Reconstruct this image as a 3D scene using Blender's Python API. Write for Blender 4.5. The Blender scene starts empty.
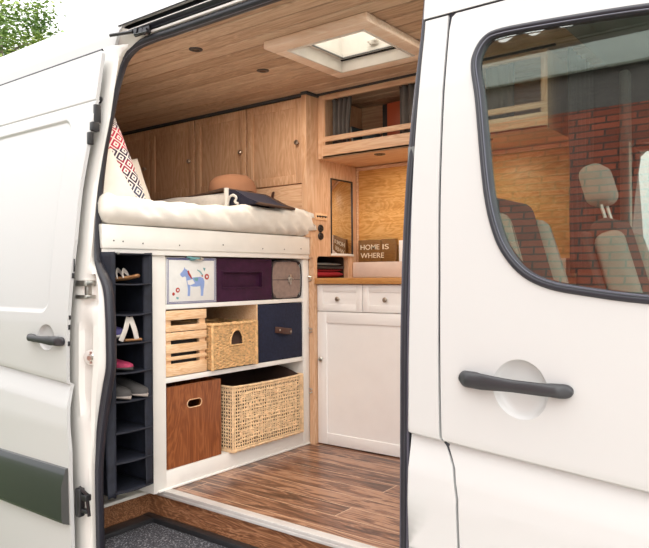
import bpy, bmesh, math, random
from mathutils import Vector, Matrix, noise
random.seed(7)
C = bpy.context.scene.collection
PI = math.pi
R = math.radians

# ------------------------------------------------------------------ camera
yw, pt, rl, FPX = R(37.29), R(0.098), R(-0.41), 670.2
cF = Vector((-math.sin(yw)*math.cos(pt), math.cos(yw)*math.cos(pt), math.sin(pt)))
r0 = Vector((math.cos(yw), math.sin(yw), 0)); u0 = r0.cross(cF)
cR = r0*math.cos(rl) + u0*math.sin(rl); cU = -r0*math.sin(rl) + u0*math.cos(rl)
cam_d = bpy.data.cameras.new('camera'); cam = bpy.data.objects.new('camera', cam_d); C.objects.link(cam)
cam_d.sensor_width = 36; cam_d.sensor_fit = 'HORIZONTAL'; cam_d.lens = FPX*36/649; cam_d.clip_start = .02; cam_d.clip_end = 300
cam.matrix_world = Matrix(((cR.x, cU.x, -cF.x, 0), (cR.y, cU.y, -cF.y, 0), (cR.z, cU.z, -cF.z, .95), (0, 0, 0, 1)))
bpy.context.scene.camera = cam
GZ = -.66                                   # ground level; z = 0 is the van floor

# ------------------------------------------------------------------ object helpers
ORG = {}
def tag(o, label=None, cat=None, group=None, kind=None):
    if label: o['label'] = label
    if cat: o['category'] = cat
    if group: o['group'] = group
    if kind: o['kind'] = kind
    return o
def T(name, label, cat, loc, group=None, rot=None):
    o = bpy.data.objects.new(name, None); C.objects.link(o); o.location = loc; o.empty_display_size = .05
    if rot: o.rotation_euler = rot
    ORG[o.name] = Vector(loc)
    return tag(o, label, cat, group)
def O(name, bm, mats, parent=None, local=False, smooth=40, solid=None, label=None, loc=None):
    """link bm (world coordinates unless local) as one mesh object"""
    if parent is not None and not local:
        bmesh.ops.translate(bm, verts=bm.verts, vec=-ORG[parent.name])
    if parent is None and loc is not None and not local:
        bmesh.ops.translate(bm, verts=bm.verts, vec=-Vector(loc))
    me = bpy.data.meshes.new(name); bm.to_mesh(me); bm.free()
    for m in (mats if isinstance(mats, (list, tuple)) else [mats]): me.materials.append(m)
    for p in me.polygons: p.use_smooth = True
    me.set_sharp_from_angle(angle=R(smooth))
    o = bpy.data.objects.new(name, me); C.objects.link(o)
    if parent is not None:
        o.parent = parent; ORG[o.name] = Vector(ORG[parent.name])
    else:
        if loc is not None: o.location = loc
        ORG[o.name] = Vector(loc) if loc is not None else Vector((0, 0, 0))
    if solid:
        s = o.modifiers.new('thickness', 'SOLIDIFY'); s.thickness = solid; s.offset = -1
    if label: o['label'] = label
    return o
def ST(name, bm, mats, **k): return tag(O(name, bm, mats, **k), kind='structure')
def NB(): return bmesh.new()
def box(bm, x0, x1, y0, y1, z0, z1, bev=0, seg=2, mat=0, M=None):
    r = bmesh.ops.create_cube(bm, size=1)['verts']
    for v in r:
        v.co = Vector(((x0+x1)/2+v.co.x*(x1-x0), (y0+y1)/2+v.co.y*(y1-y0), (z0+z1)/2+v.co.z*(z1-z0)))
    fs = set(f for v in r for f in v.link_faces)
    if bev:
        es = list(set(e for v in r for e in v.link_edges))
        q = bmesh.ops.bevel(bm, geom=es, offset=min(bev, .49*min(abs(x1-x0), abs(y1-y0), abs(z1-z0))), segments=seg, profile=.5, affect='EDGES')
        vs = set(); fs = set()
        for f in q['faces']: fs.add(f)
        for f in list(fs):
            for v in f.verts:
                for g in v.link_faces: fs.add(g)
    for f in fs: f.material_index = mat
    vs = set(v for f in fs for v in f.verts)
    if M is not None: bmesh.ops.transform(bm, matrix=M, verts=list(vs))
    return list(vs)
def tube(bm, pts, r, seg=8, closed=False, flat=None, mat=0, caps=True):
    pts = [Vector(p) for p in pts]; n = len(pts); rings = []
    up = None
    for i, p in enumerate(pts):
        a = pts[(i-1) % n] if (closed or i > 0) else p
        b = pts[(i+1) % n] if (closed or i < n-1) else p
        t = (b-a).normalized()
        if up is None:
            up = Vector((0, 0, 1)) if abs(t.z) < .9 else Vector((0, 1, 0))
            if flat: up = Vector(flat[2])
        s = t.cross(up).normalized(); w = s.cross(t)
        if not flat: up = w
        rr = r[i] if isinstance(r, (list, tuple)) else r
        fa, fb = (flat[0], flat[1]) if flat else (1, 1)
        rings.append([bm.verts.new(p + s*math.cos(k*2*PI/seg)*rr*fa + w*math.sin(k*2*PI/seg)*rr*fb) for k in range(seg)])
    m = n if closed else n-1
    for i in range(m):
        A, B = rings[i], rings[(i+1) % n]
        for k in range(seg):
            f = bm.faces.new((A[k], A[(k+1) % seg], B[(k+1) % seg], B[k])); f.material_index = mat
    if not closed and caps:
        for g in (rings[0][::-1], rings[-1]):
            f = bm.faces.new(g); f.material_index = mat
    return rings
def lathe(bm, prof, M=None, seg=24, mat=0):
    """prof: (radius, height) list; axis z"""
    rings = []
    for (r, h) in prof:
        rings.append([bm.verts.new((max(r, 1e-5)*math.cos(k*2*PI/seg), max(r, 1e-5)*math.sin(k*2*PI/seg), h)) for k in range(seg)])
    for A, B in zip(rings, rings[1:]):
        for k in range(seg):
            f = bm.faces.new((A[k], A[(k+1) % seg], B[(k+1) % seg], B[k])); f.material_index = mat
    for g in (rings[0][::-1], rings[-1]):
        f = bm.faces.new(g); f.material_index = mat
    if M is not None: bmesh.ops.transform(bm, matrix=M, verts=[v for r in rings for v in r])
def poly(bm, pts, t, mat=0):
    """prism of a closed outline (list of 3D points) extruded by vector t"""
    A = [bm.verts.new(p) for p in pts]; B = [bm.verts.new(Vector(p)+Vector(t)) for p in pts]
    n = len(A)
    fs = [bm.faces.new(A[::-1]), bm.faces.new(B)]
    for i in range(n): fs.append(bm.faces.new((A[i], A[(i+1) % n], B[(i+1) % n], B[i])))
    for f in fs: f.material_index = mat
def fixn(bm): bmesh.ops.recalc_face_normals(bm, faces=bm.faces)
AX = {'+x': Matrix.Rotation(PI/2, 4, 'Y'), '-y': Matrix.Rotation(PI/2, 4, 'X'), '-z': Matrix.Rotation(PI, 4, 'X'), '+z': Matrix.Identity(4)}
def face(loc, ax): return Matrix.Translation(loc) @ AX[ax]
def cr(pts, n=6, closed=False):
    """Catmull-Rom through 2D/3D tuples"""
    P = [Vector(p) for p in pts]; out = []; N = len(P)
    rng = range(N) if closed else range(N-1)
    for i in rng:
        p0 = P[(i-1) % N] if closed or i > 0 else P[0]; p1 = P[i]; p2 = P[(i+1) % N]
        p3 = P[(i+2) % N] if closed or i+2 < N else P[-1]
        for k in range(n):
            t = k/n
            out.append(.5*((2*p1)+(-p0+p2)*t+(2*p0-5*p1+4*p2-p3)*t*t+(-p0+3*p1-3*p2+p3)*t**3))
    if not closed: out.append(P[-1])
    return out
def ip(T_, z):
    if z <= T_[0][0]: return T_[0][1]
    for (a, b), (c, d) in zip(T_, T_[1:]):
        if z <= c: return b+(d-b)*(z-a)/(c-a)
    return T_[-1][1]
def ss(a, b, x):
    t = min(1, max(0, (x-a)/(b-a))); return t*t*(3-2*t)

# ------------------------------------------------------------------ materials
def new(name):
    m = bpy.data.materials.new(name); m.use_nodes = True; nt = m.node_tree
    return m, nt, nt.nodes['Principled BSDF']
def setc(b, c, rough=.5, metal=0, coat=0, spec=None):
    b.inputs['Base Color'].default_value = (*c, 1); b.inputs['Roughness'].default_value = rough
    b.inputs['Metallic'].default_value = metal; b.inputs['Coat Weight'].default_value = coat
    if spec is not None: b.inputs['Specular IOR Level'].default_value = spec
def N(nt, t, **k):
    n = nt.nodes.new(t)
    for a, v in k.items():
        if a in n.inputs: n.inputs[a].default_value = v
        else: setattr(n, a, v)
    return n
def mapped(nt, scale, coord='Object', rot=(0, 0, 0)):
    tc = N(nt, 'ShaderNodeTexCoord'); mp = N(nt, 'ShaderNodeMapping')
    mp.inputs['Scale'].default_value = scale; mp.inputs['Rotation'].default_value = rot
    nt.links.new(tc.outputs[coord], mp.inputs['Vector']); return mp
def ramp(nt, src, stops):
    r = N(nt, 'ShaderNodeValToRGB'); e = r.color_ramp.elements
    while len(e) < len(stops): e.new(.5)
    for i, (p, c) in enumerate(stops): e[i].position = p; e[i].color = (*c, 1)
    nt.links.new(src, r.inputs['Fac']); return r
def bump(nt, b, src, s=.2, d=.002):
    n = N(nt, 'ShaderNodeBump'); n.inputs['Strength'].default_value = s; n.inputs['Distance'].default_value = d
    nt.links.new(src, n.inputs['Height']); nt.links.new(n.outputs['Normal'], b.inputs['Normal'])
def plain(name, c, rough=.5, metal=0, coat=0, vary=.06, nscale=12, bs=0, spec=None):
    m, nt, b = new(name); setc(b, c, rough, metal, coat, spec)
    mp = mapped(nt, (1, 1, 1)); n = N(nt, 'ShaderNodeTexNoise', Scale=nscale, Detail=4.0)
    nt.links.new(mp.outputs[0], n.inputs['Vector'])
    r = ramp(nt, n.outputs['Fac'], [(.3, tuple(x*(1-vary) for x in c)), (.7, tuple(min(1, x*(1+vary)) for x in c))])
    nt.links.new(r.outputs[0], b.inputs['Base Color'])
    if bs:
        n2 = N(nt, 'ShaderNodeTexNoise', Scale=nscale*25, Detail=2.0); nt.links.new(mp.outputs[0], n2.inputs['Vector'])
        bump(nt, b, n2.outputs['Fac'], bs, .001)
    return m
def wood(name, c1, c2, axis='x', s=1.0, rough=.45, c3=None, swirl=1.5, coat=0, stretch=9):
    """grain running along axis"""
    m, nt, b = new(name); setc(b, c1, rough, 0, coat)
    k = [s*stretch]*3; k['xyz'.index(axis)] = s*1.0
    mp = mapped(nt, k); n = N(nt, 'ShaderNodeTexNoise', Scale=1.6, Detail=3.0, Distortion=swirl)
    nt.links.new(mp.outputs[0], n.inputs['Vector'])
    mu = N(nt, 'ShaderNodeMath', operation='MULTIPLY'); mu.inputs[1].default_value = 9; nt.links.new(n.outputs['Fac'], mu.inputs[0])
    fr = N(nt, 'ShaderNodeMath', operation='PINGPONG'); fr.inputs[1].default_value = .5; nt.links.new(mu.outputs[0], fr.inputs[0])
    k2 = [s*120]*3; k2['xyz'.index(axis)] = s*4
    mp2 = mapped(nt, k2); n2 = N(nt, 'ShaderNodeTexNoise', Scale=1.0, Detail=2.0); nt.links.new(mp2.outputs[0], n2.inputs['Vector'])
    ad = N(nt, 'ShaderNodeMath', operation='ADD'); nt.links.new(fr.outputs[0], ad.inputs[0]); nt.links.new(n2.outputs['Fac'], ad.inputs[1])
    r = ramp(nt, ad.outputs[0], [(.35, c2), (.8, c1), (1.0, c3 or c1)])
    nt.links.new(r.outputs[0], b.inputs['Base Color']); bump(nt, b, n2.outputs['Fac'], .1, .0006)
    return m
M = {}
M['paint'] = plain('white van paint', (.52, .518, .512), .32, 0, .4, .006, 2)
M['jamb'] = plain('jamb paint', (.70, .68, .645), .4, 0, .25, .03, 5)
M['rubber'] = plain('black rubber', (.018, .018, .026), .42, bs=.1)
M['rubberl'] = plain('highlight grey rubber', (.09, .09, .12), .35)  # lighter than the seal, its highlight put into the colour
M['blackp'] = plain('black plastic', (.02, .02, .022), .38, bs=.1)
M['handle'] = plain('charcoal handle plastic', (.028, .028, .032), .42, bs=.15, nscale=30)
M['strip'] = plain('rub strip plastic', (.022, .024, .025), .18, coat=.5)
M['steel'] = plain('brushed steel', (.6, .58, .54), .3, 1)
M['darkm'] = plain('dark metal', (.07, .07, .075), .35, .9)
M['brass'] = plain('antique pewter', (.50, .42, .35), .28, .9)
M['white'] = plain('cream white furniture paint', (.88, .845, .79), .45, vary=.02)
M['rail'] = plain('off white painted board', (.84, .81, .75), .45, vary=.03)
M['kitch'] = plain('kitchen front paint', (.93, .91, .89), .4, vary=.015)
M['splash'] = plain('pale pink backsplash', (.72, .60, .53), .5)
M['pine'] = wood('knotty pine', (.74, .46, .28), (.62, .35, .19), 'z', .9, c3=(.79, .53, .34), swirl=1.8, stretch=6)
M['pinex'] = wood('pine board lengthwise', (.76, .49, .31), (.63, .37, .21), 'x', 1.1, c3=(.80, .56, .36), swirl=.8)
M['ceil'] = wood('ceiling pine', (.56, .385, .26), (.42, .27, .17), 'x', 1.2, c3=(.62, .44, .30), swirl=.7, rough=.5)
M['ceil2'] = wood('ceiling pine lighter', (.61, .43, .295), (.47, .31, .20), 'x', 1.2, c3=(.66, .49, .34), swirl=.7, rough=.5)
M['ceil3'] = wood('ceiling pine darker', (.49, .325, .21), (.36, .225, .14), 'x', 1.2, c3=(.56, .38, .255), swirl=.7, rough=.5)
M['ply'] = wood('orange plywood', (.70, .38, .115), (.55, .26, .06), 'x', 1.1, c3=(.76, .45, .17), swirl=2.6, stretch=4)
M['top'] = wood('oiled worktop', (.56, .27, .08), (.42, .17, .045), 'x', 2, rough=.3, coat=.2)
M['rawbox'] = wood('raw pine crate', (.88, .57, .33), (.74, .43, .21), 'y', 2, c3=(.90, .65, .41), swirl=.8)
M['brownbox'] = wood('stained brown wood', (.27, .080, .025), (.18, .048, .014), 'z', 1.2, c3=(.34, .11, .036), rough=.35, coat=.2, stretch=5)
M['pale'] = wood('pale limed wood', (.88, .70, .55), (.80, .60, .44), 'x', 1.2, c3=(.92, .76, .62), swirl=.8)
M['sign'] = wood('sign wood', (.20, .095, .022), (.13, .055, .012), 'x', 3)
M['purple'] = plain('deep purple board', (.040, .008, .030), .6, vary=.25, nscale=20, spec=.25)
M['navy'] = plain('navy fabric', (.010, .013, .036), .9, vary=.3, nscale=60, bs=.5)
M['orgn'] = plain('dark navy fabric', (.009, .011, .021), .7, vary=.35, nscale=30, bs=.4)
M['casef'] = plain('taupe faux leather', (.27, .19, .16), .6, vary=.15, nscale=40, bs=.4)
M['caseb'] = plain('dark case edging', (.03, .022, .025), .5)
M['linen'] = plain('cream bed linen', (.78, .735, .665), .85, vary=.03, nscale=20, bs=.15)
M['blanket'] = plain('white wool blanket', (.74, .70, .65), .9, vary=.05, nscale=60, bs=.4)
M['navyw'] = plain('navy wool', (.02, .02, .04), .9, bs=.4)
M['brownw'] = plain('dark brown wool', (.10, .055, .035), .9, bs=.4)
M['tan'] = plain('tan felt', (.36, .17, .09), .9, bs=.3)
M['leather'] = plain('dark leather', (.07, .025, .015), .5)
M['tile'] = plain('white printed board', (.78, .77, .74), .5, vary=.04, nscale=30)
M['blue'] = plain('cornflower blue print', (.26, .36, .66), .6)
M['inkblue'] = plain('ink blue print', (.07, .07, .22), .6)
M['red'] = plain('red print', (.42, .04, .03), .6)
M['green'] = plain('teal print', (.16, .36, .38), .6)
M['pink'] = plain('pink', (.55, .06, .14), .6)
M['pinkd'] = plain('magenta mesh', (.38, .03, .09), .7, vary=.4, nscale=60)
M['redcloth'] = plain('red cloth', (.34, .012, .022), .8, bs=.3)
M['rattan'] = plain('natural rattan', (.84, .58, .34), .5, vary=.22, nscale=45, bs=.2)
M['seagrass'] = plain('twisted seagrass', (.72, .44, .20), .65, vary=.3, nscale=60, bs=.4)
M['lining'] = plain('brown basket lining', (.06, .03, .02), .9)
M['seatg'] = plain('light grey seat fabric', (.36, .38, .34), .85, bs=.3)
M['seatd'] = plain('dark seat fabric', (.05, .05, .05), .85, bs=.3)
M['cabg'] = plain('grey cab trim', (.16, .165, .16), .6)
M['curt'] = plain('grey curtain', (.135, .12, .11), .9, vary=.1, bs=.3)
M['curtd'] = plain('dark curtain', (.045, .045, .048), .9)
M['bookred'] = plain('orange red book cover', (.42, .085, .03), .45)
M['bookdark'] = plain('black book spine', (.015, .012, .012), .4)
M['page'] = plain('paper', (.7, .68, .6), .8)
M['teal'] = plain('slate blue plastic', (.05, .08, .09), .4)
M['shoew'] = plain('off white leather', (.72, .66, .60), .5)
M['shoeb'] = plain('brown insole', (.35, .17, .07), .6)
M['shoep'] = plain('violet mesh', (.12, .10, .28), .7)
M['shoeg'] = plain('grey suede', (.055, .05, .048), .8, vary=.3)
M['sole'] = plain('grey sole', (.34, .29, .26), .6)
M['signlt'] = plain('cream lettering', (.78, .68, .52), .5)
M['sill'] = plain('aluminium sill', (.66, .63, .60), .35, .25)
M['black'] = plain('black', (.006, .006, .006), .6)
M['frost'] = plain('skylight frame plastic', (.74, .70, .64), .4)
M['tyre'] = plain('tyre rubber', (.02, .02, .02), .8)
M['bark'] = plain('bark', (.2, .17, .13), .9)
M['shoulder'] = plain('pale gutter paint', (.52, .58, .55), .5)
M['soffit'] = plain('dark roof tile', (.10, .09, .085), .8, vary=.2)
M['greywall'] = wood('weathered grey boards', (.13, .11, .10), (.08, .07, .065), 'x', 1, swirl=.5)

# floor planks
def planks(name, roww=.118, length=1.15):
    m, nt, b = new(name); setc(b, (.3, .14, .07), .32, 0, .15)
    mp = mapped(nt, (1, 1, 1)); br = N(nt, 'ShaderNodeTexBrick'); br.inputs['Scale'].default_value = 1
    br.inputs['Brick Width'].default_value = length; br.inputs['Row Height'].default_value = roww
    br.inputs['Mortar Size'].default_value = .0026; br.inputs['Mortar Smooth'].default_value = .3; br.offset = .37; br.offset_frequency = 3
    br.inputs['Color1'].default_value = (0, 0, 0, 1); br.inputs['Color2'].default_value = (1, 1, 1, 1); br.inputs['Mortar'].default_value = (.5, .5, .5, 1)
    nt.links.new(mp.outputs[0], br.inputs['Vector'])
    cx = N(nt, 'ShaderNodeCombineXYZ'); mu0 = N(nt, 'ShaderNodeMath', operation='MULTIPLY'); mu0.inputs[1].default_value = 7
    nt.links.new(br.outputs['Color'], mu0.inputs[0]); nt.links.new(mu0.outputs[0], cx.inputs[2])
    va = N(nt, 'ShaderNodeVectorMath', operation='ADD'); nt.links.new(mp.outputs[0], va.inputs[0]); nt.links.new(cx.outputs[0], va.inputs[1])
    m2 = N(nt, 'ShaderNodeMapping'); m2.inputs['Scale'].default_value = (1.6, 13, 1); nt.links.new(va.outputs[0], m2.inputs['Vector'])
    n = N(nt, 'ShaderNodeTexNoise', Scale=1.5, Detail=5.0, Distortion=1.6); nt.links.new(m2.outputs[0], n.inputs['Vector'])
    m3 = N(nt, 'ShaderNodeMapping'); m3.inputs['Scale'].default_value = (5, 160, 1); nt.links.new(va.outputs[0], m3.inputs['Vector'])
    n2 = N(nt, 'ShaderNodeTexNoise', Scale=1, Detail=2.0); nt.links.new(m3.outputs[0], n2.inputs['Vector'])
    mu = N(nt, 'ShaderNodeMath', operation='MULTIPLY'); mu.inputs[1].default_value = 4; nt.links.new(n.outputs['Fac'], mu.inputs[0])
    fr = N(nt, 'ShaderNodeMath', operation='PINGPONG'); fr.inputs[1].default_value = .6; nt.links.new(mu.outputs[0], fr.inputs[0])
    s1 = N(nt, 'ShaderNodeMath', operation='MULTIPLY_ADD'); s1.inputs[1].default_value = .35; nt.links.new(n2.outputs['Fac'], s1.inputs[0]); nt.links.new(fr.outputs[0], s1.inputs[2])
    s2 = N(nt, 'ShaderNodeMath', operation='MULTIPLY_ADD'); s2.inputs[1].default_value = .40; nt.links.new(br.outputs['Color'], s2.inputs[0]); nt.links.new(s1.outputs[0], s2.inputs[2])
    r = ramp(nt, s2.outputs[0], [(.25, (.035, .014, .008)), (.52, (.105, .040, .020)), (.82, (.23, .10, .052)), (1.0, (.38, .20, .115))])
    mx = N(nt, 'ShaderNodeMixRGB'); nt.links.new(br.outputs['Fac'], mx.inputs[0]); nt.links.new(r.outputs[0], mx.inputs[1])
    mx.inputs[2].default_value = (.56, .36, .23, 1)
    nt.links.new(mx.outputs[0], b.inputs['Base Color']); return m
M['floor'] = planks('walnut laminate planks')
M['riser'] = wood('walnut laminate riser', (.27, .115, .05), (.12, .045, .022), 'x', 1.3, c3=(.42, .21, .11), swirl=2.2, rough=.3, stretch=6)

def carpet():
    m, nt, b = new('charcoal step carpet'); setc(b, (.04, .04, .045), .95)
    mp = mapped(nt, (1, 1, 1)); n = N(nt, 'ShaderNodeTexNoise', Scale=150, Detail=3.0); nt.links.new(mp.outputs[0], n.inputs['Vector'])
    r = ramp(nt, n.outputs['Fac'], [(.4, (.028, .028, .036)), (.58, (.075, .075, .088)), (.66, (.33, .33, .36))])
    nt.links.new(r.outputs[0], b.inputs['Base Color']); bump(nt, b, n.outputs['Fac'], .8, .004); return m
M['carpet'] = carpet()

def glass(name, f0=.04, tint=(1, 1, 1)):
    """thin pane: clear, with a Fresnel reflection at each of its two faces"""
    m = bpy.data.materials.new(name); m.use_nodes = True; nt = m.node_tree; nt.nodes.clear()
    o = N(nt, 'ShaderNodeOutputMaterial'); mx = N(nt, 'ShaderNodeMixShader'); f = N(nt, 'ShaderNodeLayerWeight'); f.inputs['Blend'].default_value = .5
    pw = N(nt, 'ShaderNodeMath', operation='POWER'); pw.inputs[1].default_value = 5; nt.links.new(f.outputs['Facing'], pw.inputs[0])
    ma = N(nt, 'ShaderNodeMath', operation='MULTIPLY_ADD'); ma.inputs[1].default_value = 1-f0; ma.inputs[2].default_value = f0; nt.links.new(pw.outputs[0], ma.inputs[0])
    t = N(nt, 'ShaderNodeBsdfTransparent'); t.inputs['Color'].default_value = (*tint, 1)
    g = N(nt, 'ShaderNodeBsdfGlossy'); g.inputs['Roughness'].default_value = 0; g.inputs['Color'].default_value = (1, 1, 1, 1)
    nt.links.new(ma.outputs[0], mx.inputs[0]); nt.links.new(t.outputs[0], mx.inputs[1]); nt.links.new(g.outputs[0], mx.inputs[2]); nt.links.new(mx.outputs[0], o.inputs[0])
    return m
M['glass'] = glass('green tinted window glass', .15, (.74, .80, .75))
M['cglass'] = glass('clear cab glass', .04, (.97, .99, .975))
M['mirror'] = plain('mirror silver', (.8, .8, .8), .03, 1, vary=0)
def dome():
    m, nt, b = new('translucent skylight pane'); setc(b, (.95, .94, .92), .3)
    tr = N(nt, 'ShaderNodeBsdfTranslucent'); tr.inputs['Color'].default_value = (.97, .95, .9, 1)
    tp = N(nt, 'ShaderNodeBsdfTransparent'); tp.inputs['Color'].default_value = (.95, .94, .9, 1)
    mx = N(nt, 'ShaderNodeMixShader'); mx.inputs[0].default_value = .8
    nt.links.new(tr.outputs[0], mx.inputs[1]); nt.links.new(tp.outputs[0], mx.inputs[2]); nt.links.new(mx.outputs[0], nt.nodes['Material Output'].inputs[0]); return m
M['dome'] = dome()

def diamonds(name, size, cols, vcoord='y'):
    """folk pattern: rows of outlined diamonds"""
    m, nt, b = new(name); setc(b, (.8, .78, .74), .85)
    tc = N(nt, 'ShaderNodeTexCoord'); mp = N(nt, 'ShaderNodeMapping'); mp.inputs['Rotation'].default_value = (0, 0, PI/4); mp.inputs['Scale'].default_value = (size, size*1.0, 1)
    nt.links.new(tc.outputs['Object'], mp.inputs['Vector']); sx = N(nt, 'ShaderNodeSeparateXYZ'); nt.links.new(mp.outputs[0], sx.inputs[0])
    ds = []
    for k in (0, 1):
        f = N(nt, 'ShaderNodeMath', operation='FRACT'); nt.links.new(sx.outputs[k], f.inputs[0])
        s = N(nt, 'ShaderNodeMath', operation='SUBTRACT'); s.inputs[1].default_value = .5; nt.links.new(f.outputs[0], s.inputs[0])
        a = N(nt, 'ShaderNodeMath', operation='ABSOLUTE'); nt.links.new(s.outputs[0], a.inputs[0]); ds.append(a)
    mxm = N(nt, 'ShaderNodeMath', operation='MAXIMUM'); nt.links.new(ds[0].outputs[0], mxm.inputs[0]); nt.links.new(ds[1].outputs[0], mxm.inputs[1])
    ring = ramp(nt, mxm.outputs[0], [(0, (1, 1, 1)), (.09, (0, 0, 0)), (.25, (1, 1, 1)), (.43, (0, 0, 0))]); ring.color_ramp.interpolation = 'CONSTANT'
    sp = N(nt, 'ShaderNodeSeparateXYZ'); nt.links.new(tc.outputs['Object'], sp.inputs[0])
    mu = N(nt, 'ShaderNodeMath', operation='MULTIPLY_ADD'); mu.inputs[1].default_value = 2.2; mu.inputs[2].default_value = .5; nt.links.new(sp.outputs['xyz'.index(vcoord)], mu.inputs[0])
    cr_ = ramp(nt, mu.outputs[0], cols); cr_.color_ramp.interpolation = 'CONSTANT'
    mx = N(nt, 'ShaderNodeMixRGB'); nt.links.new(ring.outputs[0], mx.inputs[0]); mx.inputs[1].default_value = (.80, .77, .73, 1); nt.links.new(cr_.outputs[0], mx.inputs[2])
    nt.links.new(mx.outputs[0], b.inputs['Base Color']); return m
M['folk'] = diamonds('folk diamond print', 21, [(0, (.05, .06, .12)), (.18, (.04, .02, .05)), (.34, (.30, .015, .05)), (.47, (.04, .02, .06)), (.60, (.50, .03, .08)), (.84, (.05, .03, .08))])
M['folk2'] = diamonds('orange folk print', 20, [(0, (.12, .10, .28)), (.4, (.50, .20, .06)), (.6, (.12, .10, .28)), (.8, (.45, .08, .05))])

def brick():
    m, nt, b = new('red brick wall'); setc(b, (.3, .1, .06), .9)
    tc = N(nt, 'ShaderNodeTexCoord'); sp = N(nt, 'ShaderNodeSeparateXYZ'); nt.links.new(tc.outputs['Object'], sp.inputs[0])
    ad = N(nt, 'ShaderNodeMath', operation='ADD'); nt.links.new(sp.outputs[0], ad.inputs[0]); nt.links.new(sp.outputs[1], ad.inputs[1])
    cb = N(nt, 'ShaderNodeCombineXYZ'); nt.links.new(ad.outputs[0], cb.inputs[0]); nt.links.new(sp.outputs[2], cb.inputs[1])
    br = N(nt, 'ShaderNodeTexBrick'); br.inputs['Scale'].default_value = 1; br.inputs['Brick Width'].default_value = .20; br.inputs['Row Height'].default_value = .060
    br.inputs['Mortar Size'].default_value = .007; br.inputs['Color1'].default_value = (.50, .125, .07, 1); br.inputs['Color2'].default_value = (.30, .075, .045, 1)
    br.inputs['Mortar'].default_value = (.10, .06, .05, 1); nt.links.new(cb.outputs[0], br.inputs['Vector'])
    nt.links.new(br.outputs['Color'], b.inputs['Base Color']); return m
M['brick'] = brick()
def ground(name, cols, sc):
    m, nt, b = new(name); setc(b, cols[0], .95); mp = mapped(nt, (1, 1, 1))
    n = N(nt, 'ShaderNodeTexNoise', Scale=sc, Detail=8.0, Roughness=.7); nt.links.new(mp.outputs[0], n.inputs['Vector'])
    r = ramp(nt, n.outputs['Fac'], [(.3, cols[0]), (.5, cols[1]), (.72, cols[2])]); nt.links.new(r.outputs[0], b.inputs['Base Color']); bump(nt, b, n.outputs['Fac'], .6, .03); return m
M['lawn'] = ground('lawn grass', [(.03, .05, .015), (.05, .085, .02), (.10, .13, .04)], 6)
M['gravel'] = ground('pale gravel drive', [(.46, .42, .36), (.56, .52, .46), (.66, .62, .56)], 25)
def leafm():
    m, nt, b = new('birch leaves'); setc(b, (.2, .3, .06), .6); g = N(nt, 'ShaderNodeObjectInfo')
    mp = mapped(nt, (1, 1, 1)); n = N(nt, 'ShaderNodeTexNoise', Scale=1.5, Detail=5.0); nt.links.new(mp.outputs[0], n.inputs['Vector'])
    r = ramp(nt, n.outputs['Fac'], [(.3, (.09, .17, .05)), (.5, (.22, .32, .07)), (.7, (.46, .50, .10))]); nt.links.new(r.outputs[0], b.inputs['Base Color'])
    return m
M['leaf'] = leafm()
def bulb():
    m, nt, b = new('warm lamp lens'); setc(b, (.8, .75, .65), .3); b.inputs['Emission Color'].default_value = (1, .75, .5, 1); b.inputs['Emission Strength'].default_value = .0; return m
M['lens'] = plain('downlight lens', (.16, .13, .11), .2)

# ------------------------------------------------------------------ van body profile (y of the near skin as a function of z)
def S(z):
    if z >= .60:
        if z <= 1.6: return 1.441+.12*(z-.6)**2
        return ip([(1.6, 1.561), (1.81, 1.598), (1.87, 1.608), (1.92, 1.62)], z)
    return ip([(-.45, 1.47), (-.3, 1.44), (-.1, 1.43), (.2, 1.425), (.38, 1.428), (.44, 1.436), (.505, 1.456), (.524, 1.4615), (.531, 1.4435), (.545, 1.441)], z)
def Bf(z):
    if z < 1.86: return S(z)+.06
    return ip([(1.86, 1.666), (1.95, 1.674), (2.02, 1.69), (2.075, 1.725), (2.11, 1.785), (2.135, 1.87), (2.15, 2.0), (2.16, 2.52)], z)
def SJ(z): return S(z) if z > .62 else ip([(-.4, 1.432), (.2, 1.432), (.45, 1.438), (.62, 1.441)], z)
YC = 2.56                                    # the van's centre line

def panel(outline, f, holes=(), zs=None, xs=None, wfun=None):
    bm = NB(); es = []
    for lp in [outline]+list(holes):
        vs = [bm.verts.new((p[0], 0, p[1])) for p in lp]
        for i in range(len(vs)): es.append(bm.edges.new((vs[i], vs[(i+1) % len(vs)])))
    bmesh.ops.triangle_fill(bm, use_beauty=True, use_dissolve=False, edges=es)
    z0 = min(p[1] for p in outline); z1 = max(p[1] for p in outline)
    x0 = min(p[0] for p in outline); x1 = max(p[0] for p in outline)
    if zs is None:
        zs = [z0+i*.02 for i in range(1, int((z1-z0)/.02)+1)]
        zs = [z for z in zs if not (.42 < z < .56)]+[.43, .44, .46, .48, .495, .505, .515, .522, .526, .53, .533, .539, .545, .552]
    for z in zs:
        if z0 < z < z1: bmesh.ops.bisect_plane(bm, geom=bm.verts[:]+bm.edges[:]+bm.faces[:], dist=1e-6, plane_co=(0, 0, z), plane_no=(0, 0, 1))
    for x in (xs or []):
        if x0 < x < x1: bmesh.ops.bisect_plane(bm, geom=bm.verts[:]+bm.edges[:]+bm.faces[:], dist=1e-6, plane_co=(x, 0, 0), plane_no=(1, 0, 0))
    bm.normal_update()
    for fc in bm.faces:
        if fc.normal.y > 0: fc.normal_flip()
    for v in bm.verts:
        x, z = v.co.x, v.co.z
        y = f(x, z)
        if wfun: z = wfun(x, z)
        v.co = Vector((x, y, z))
    return bm
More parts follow.
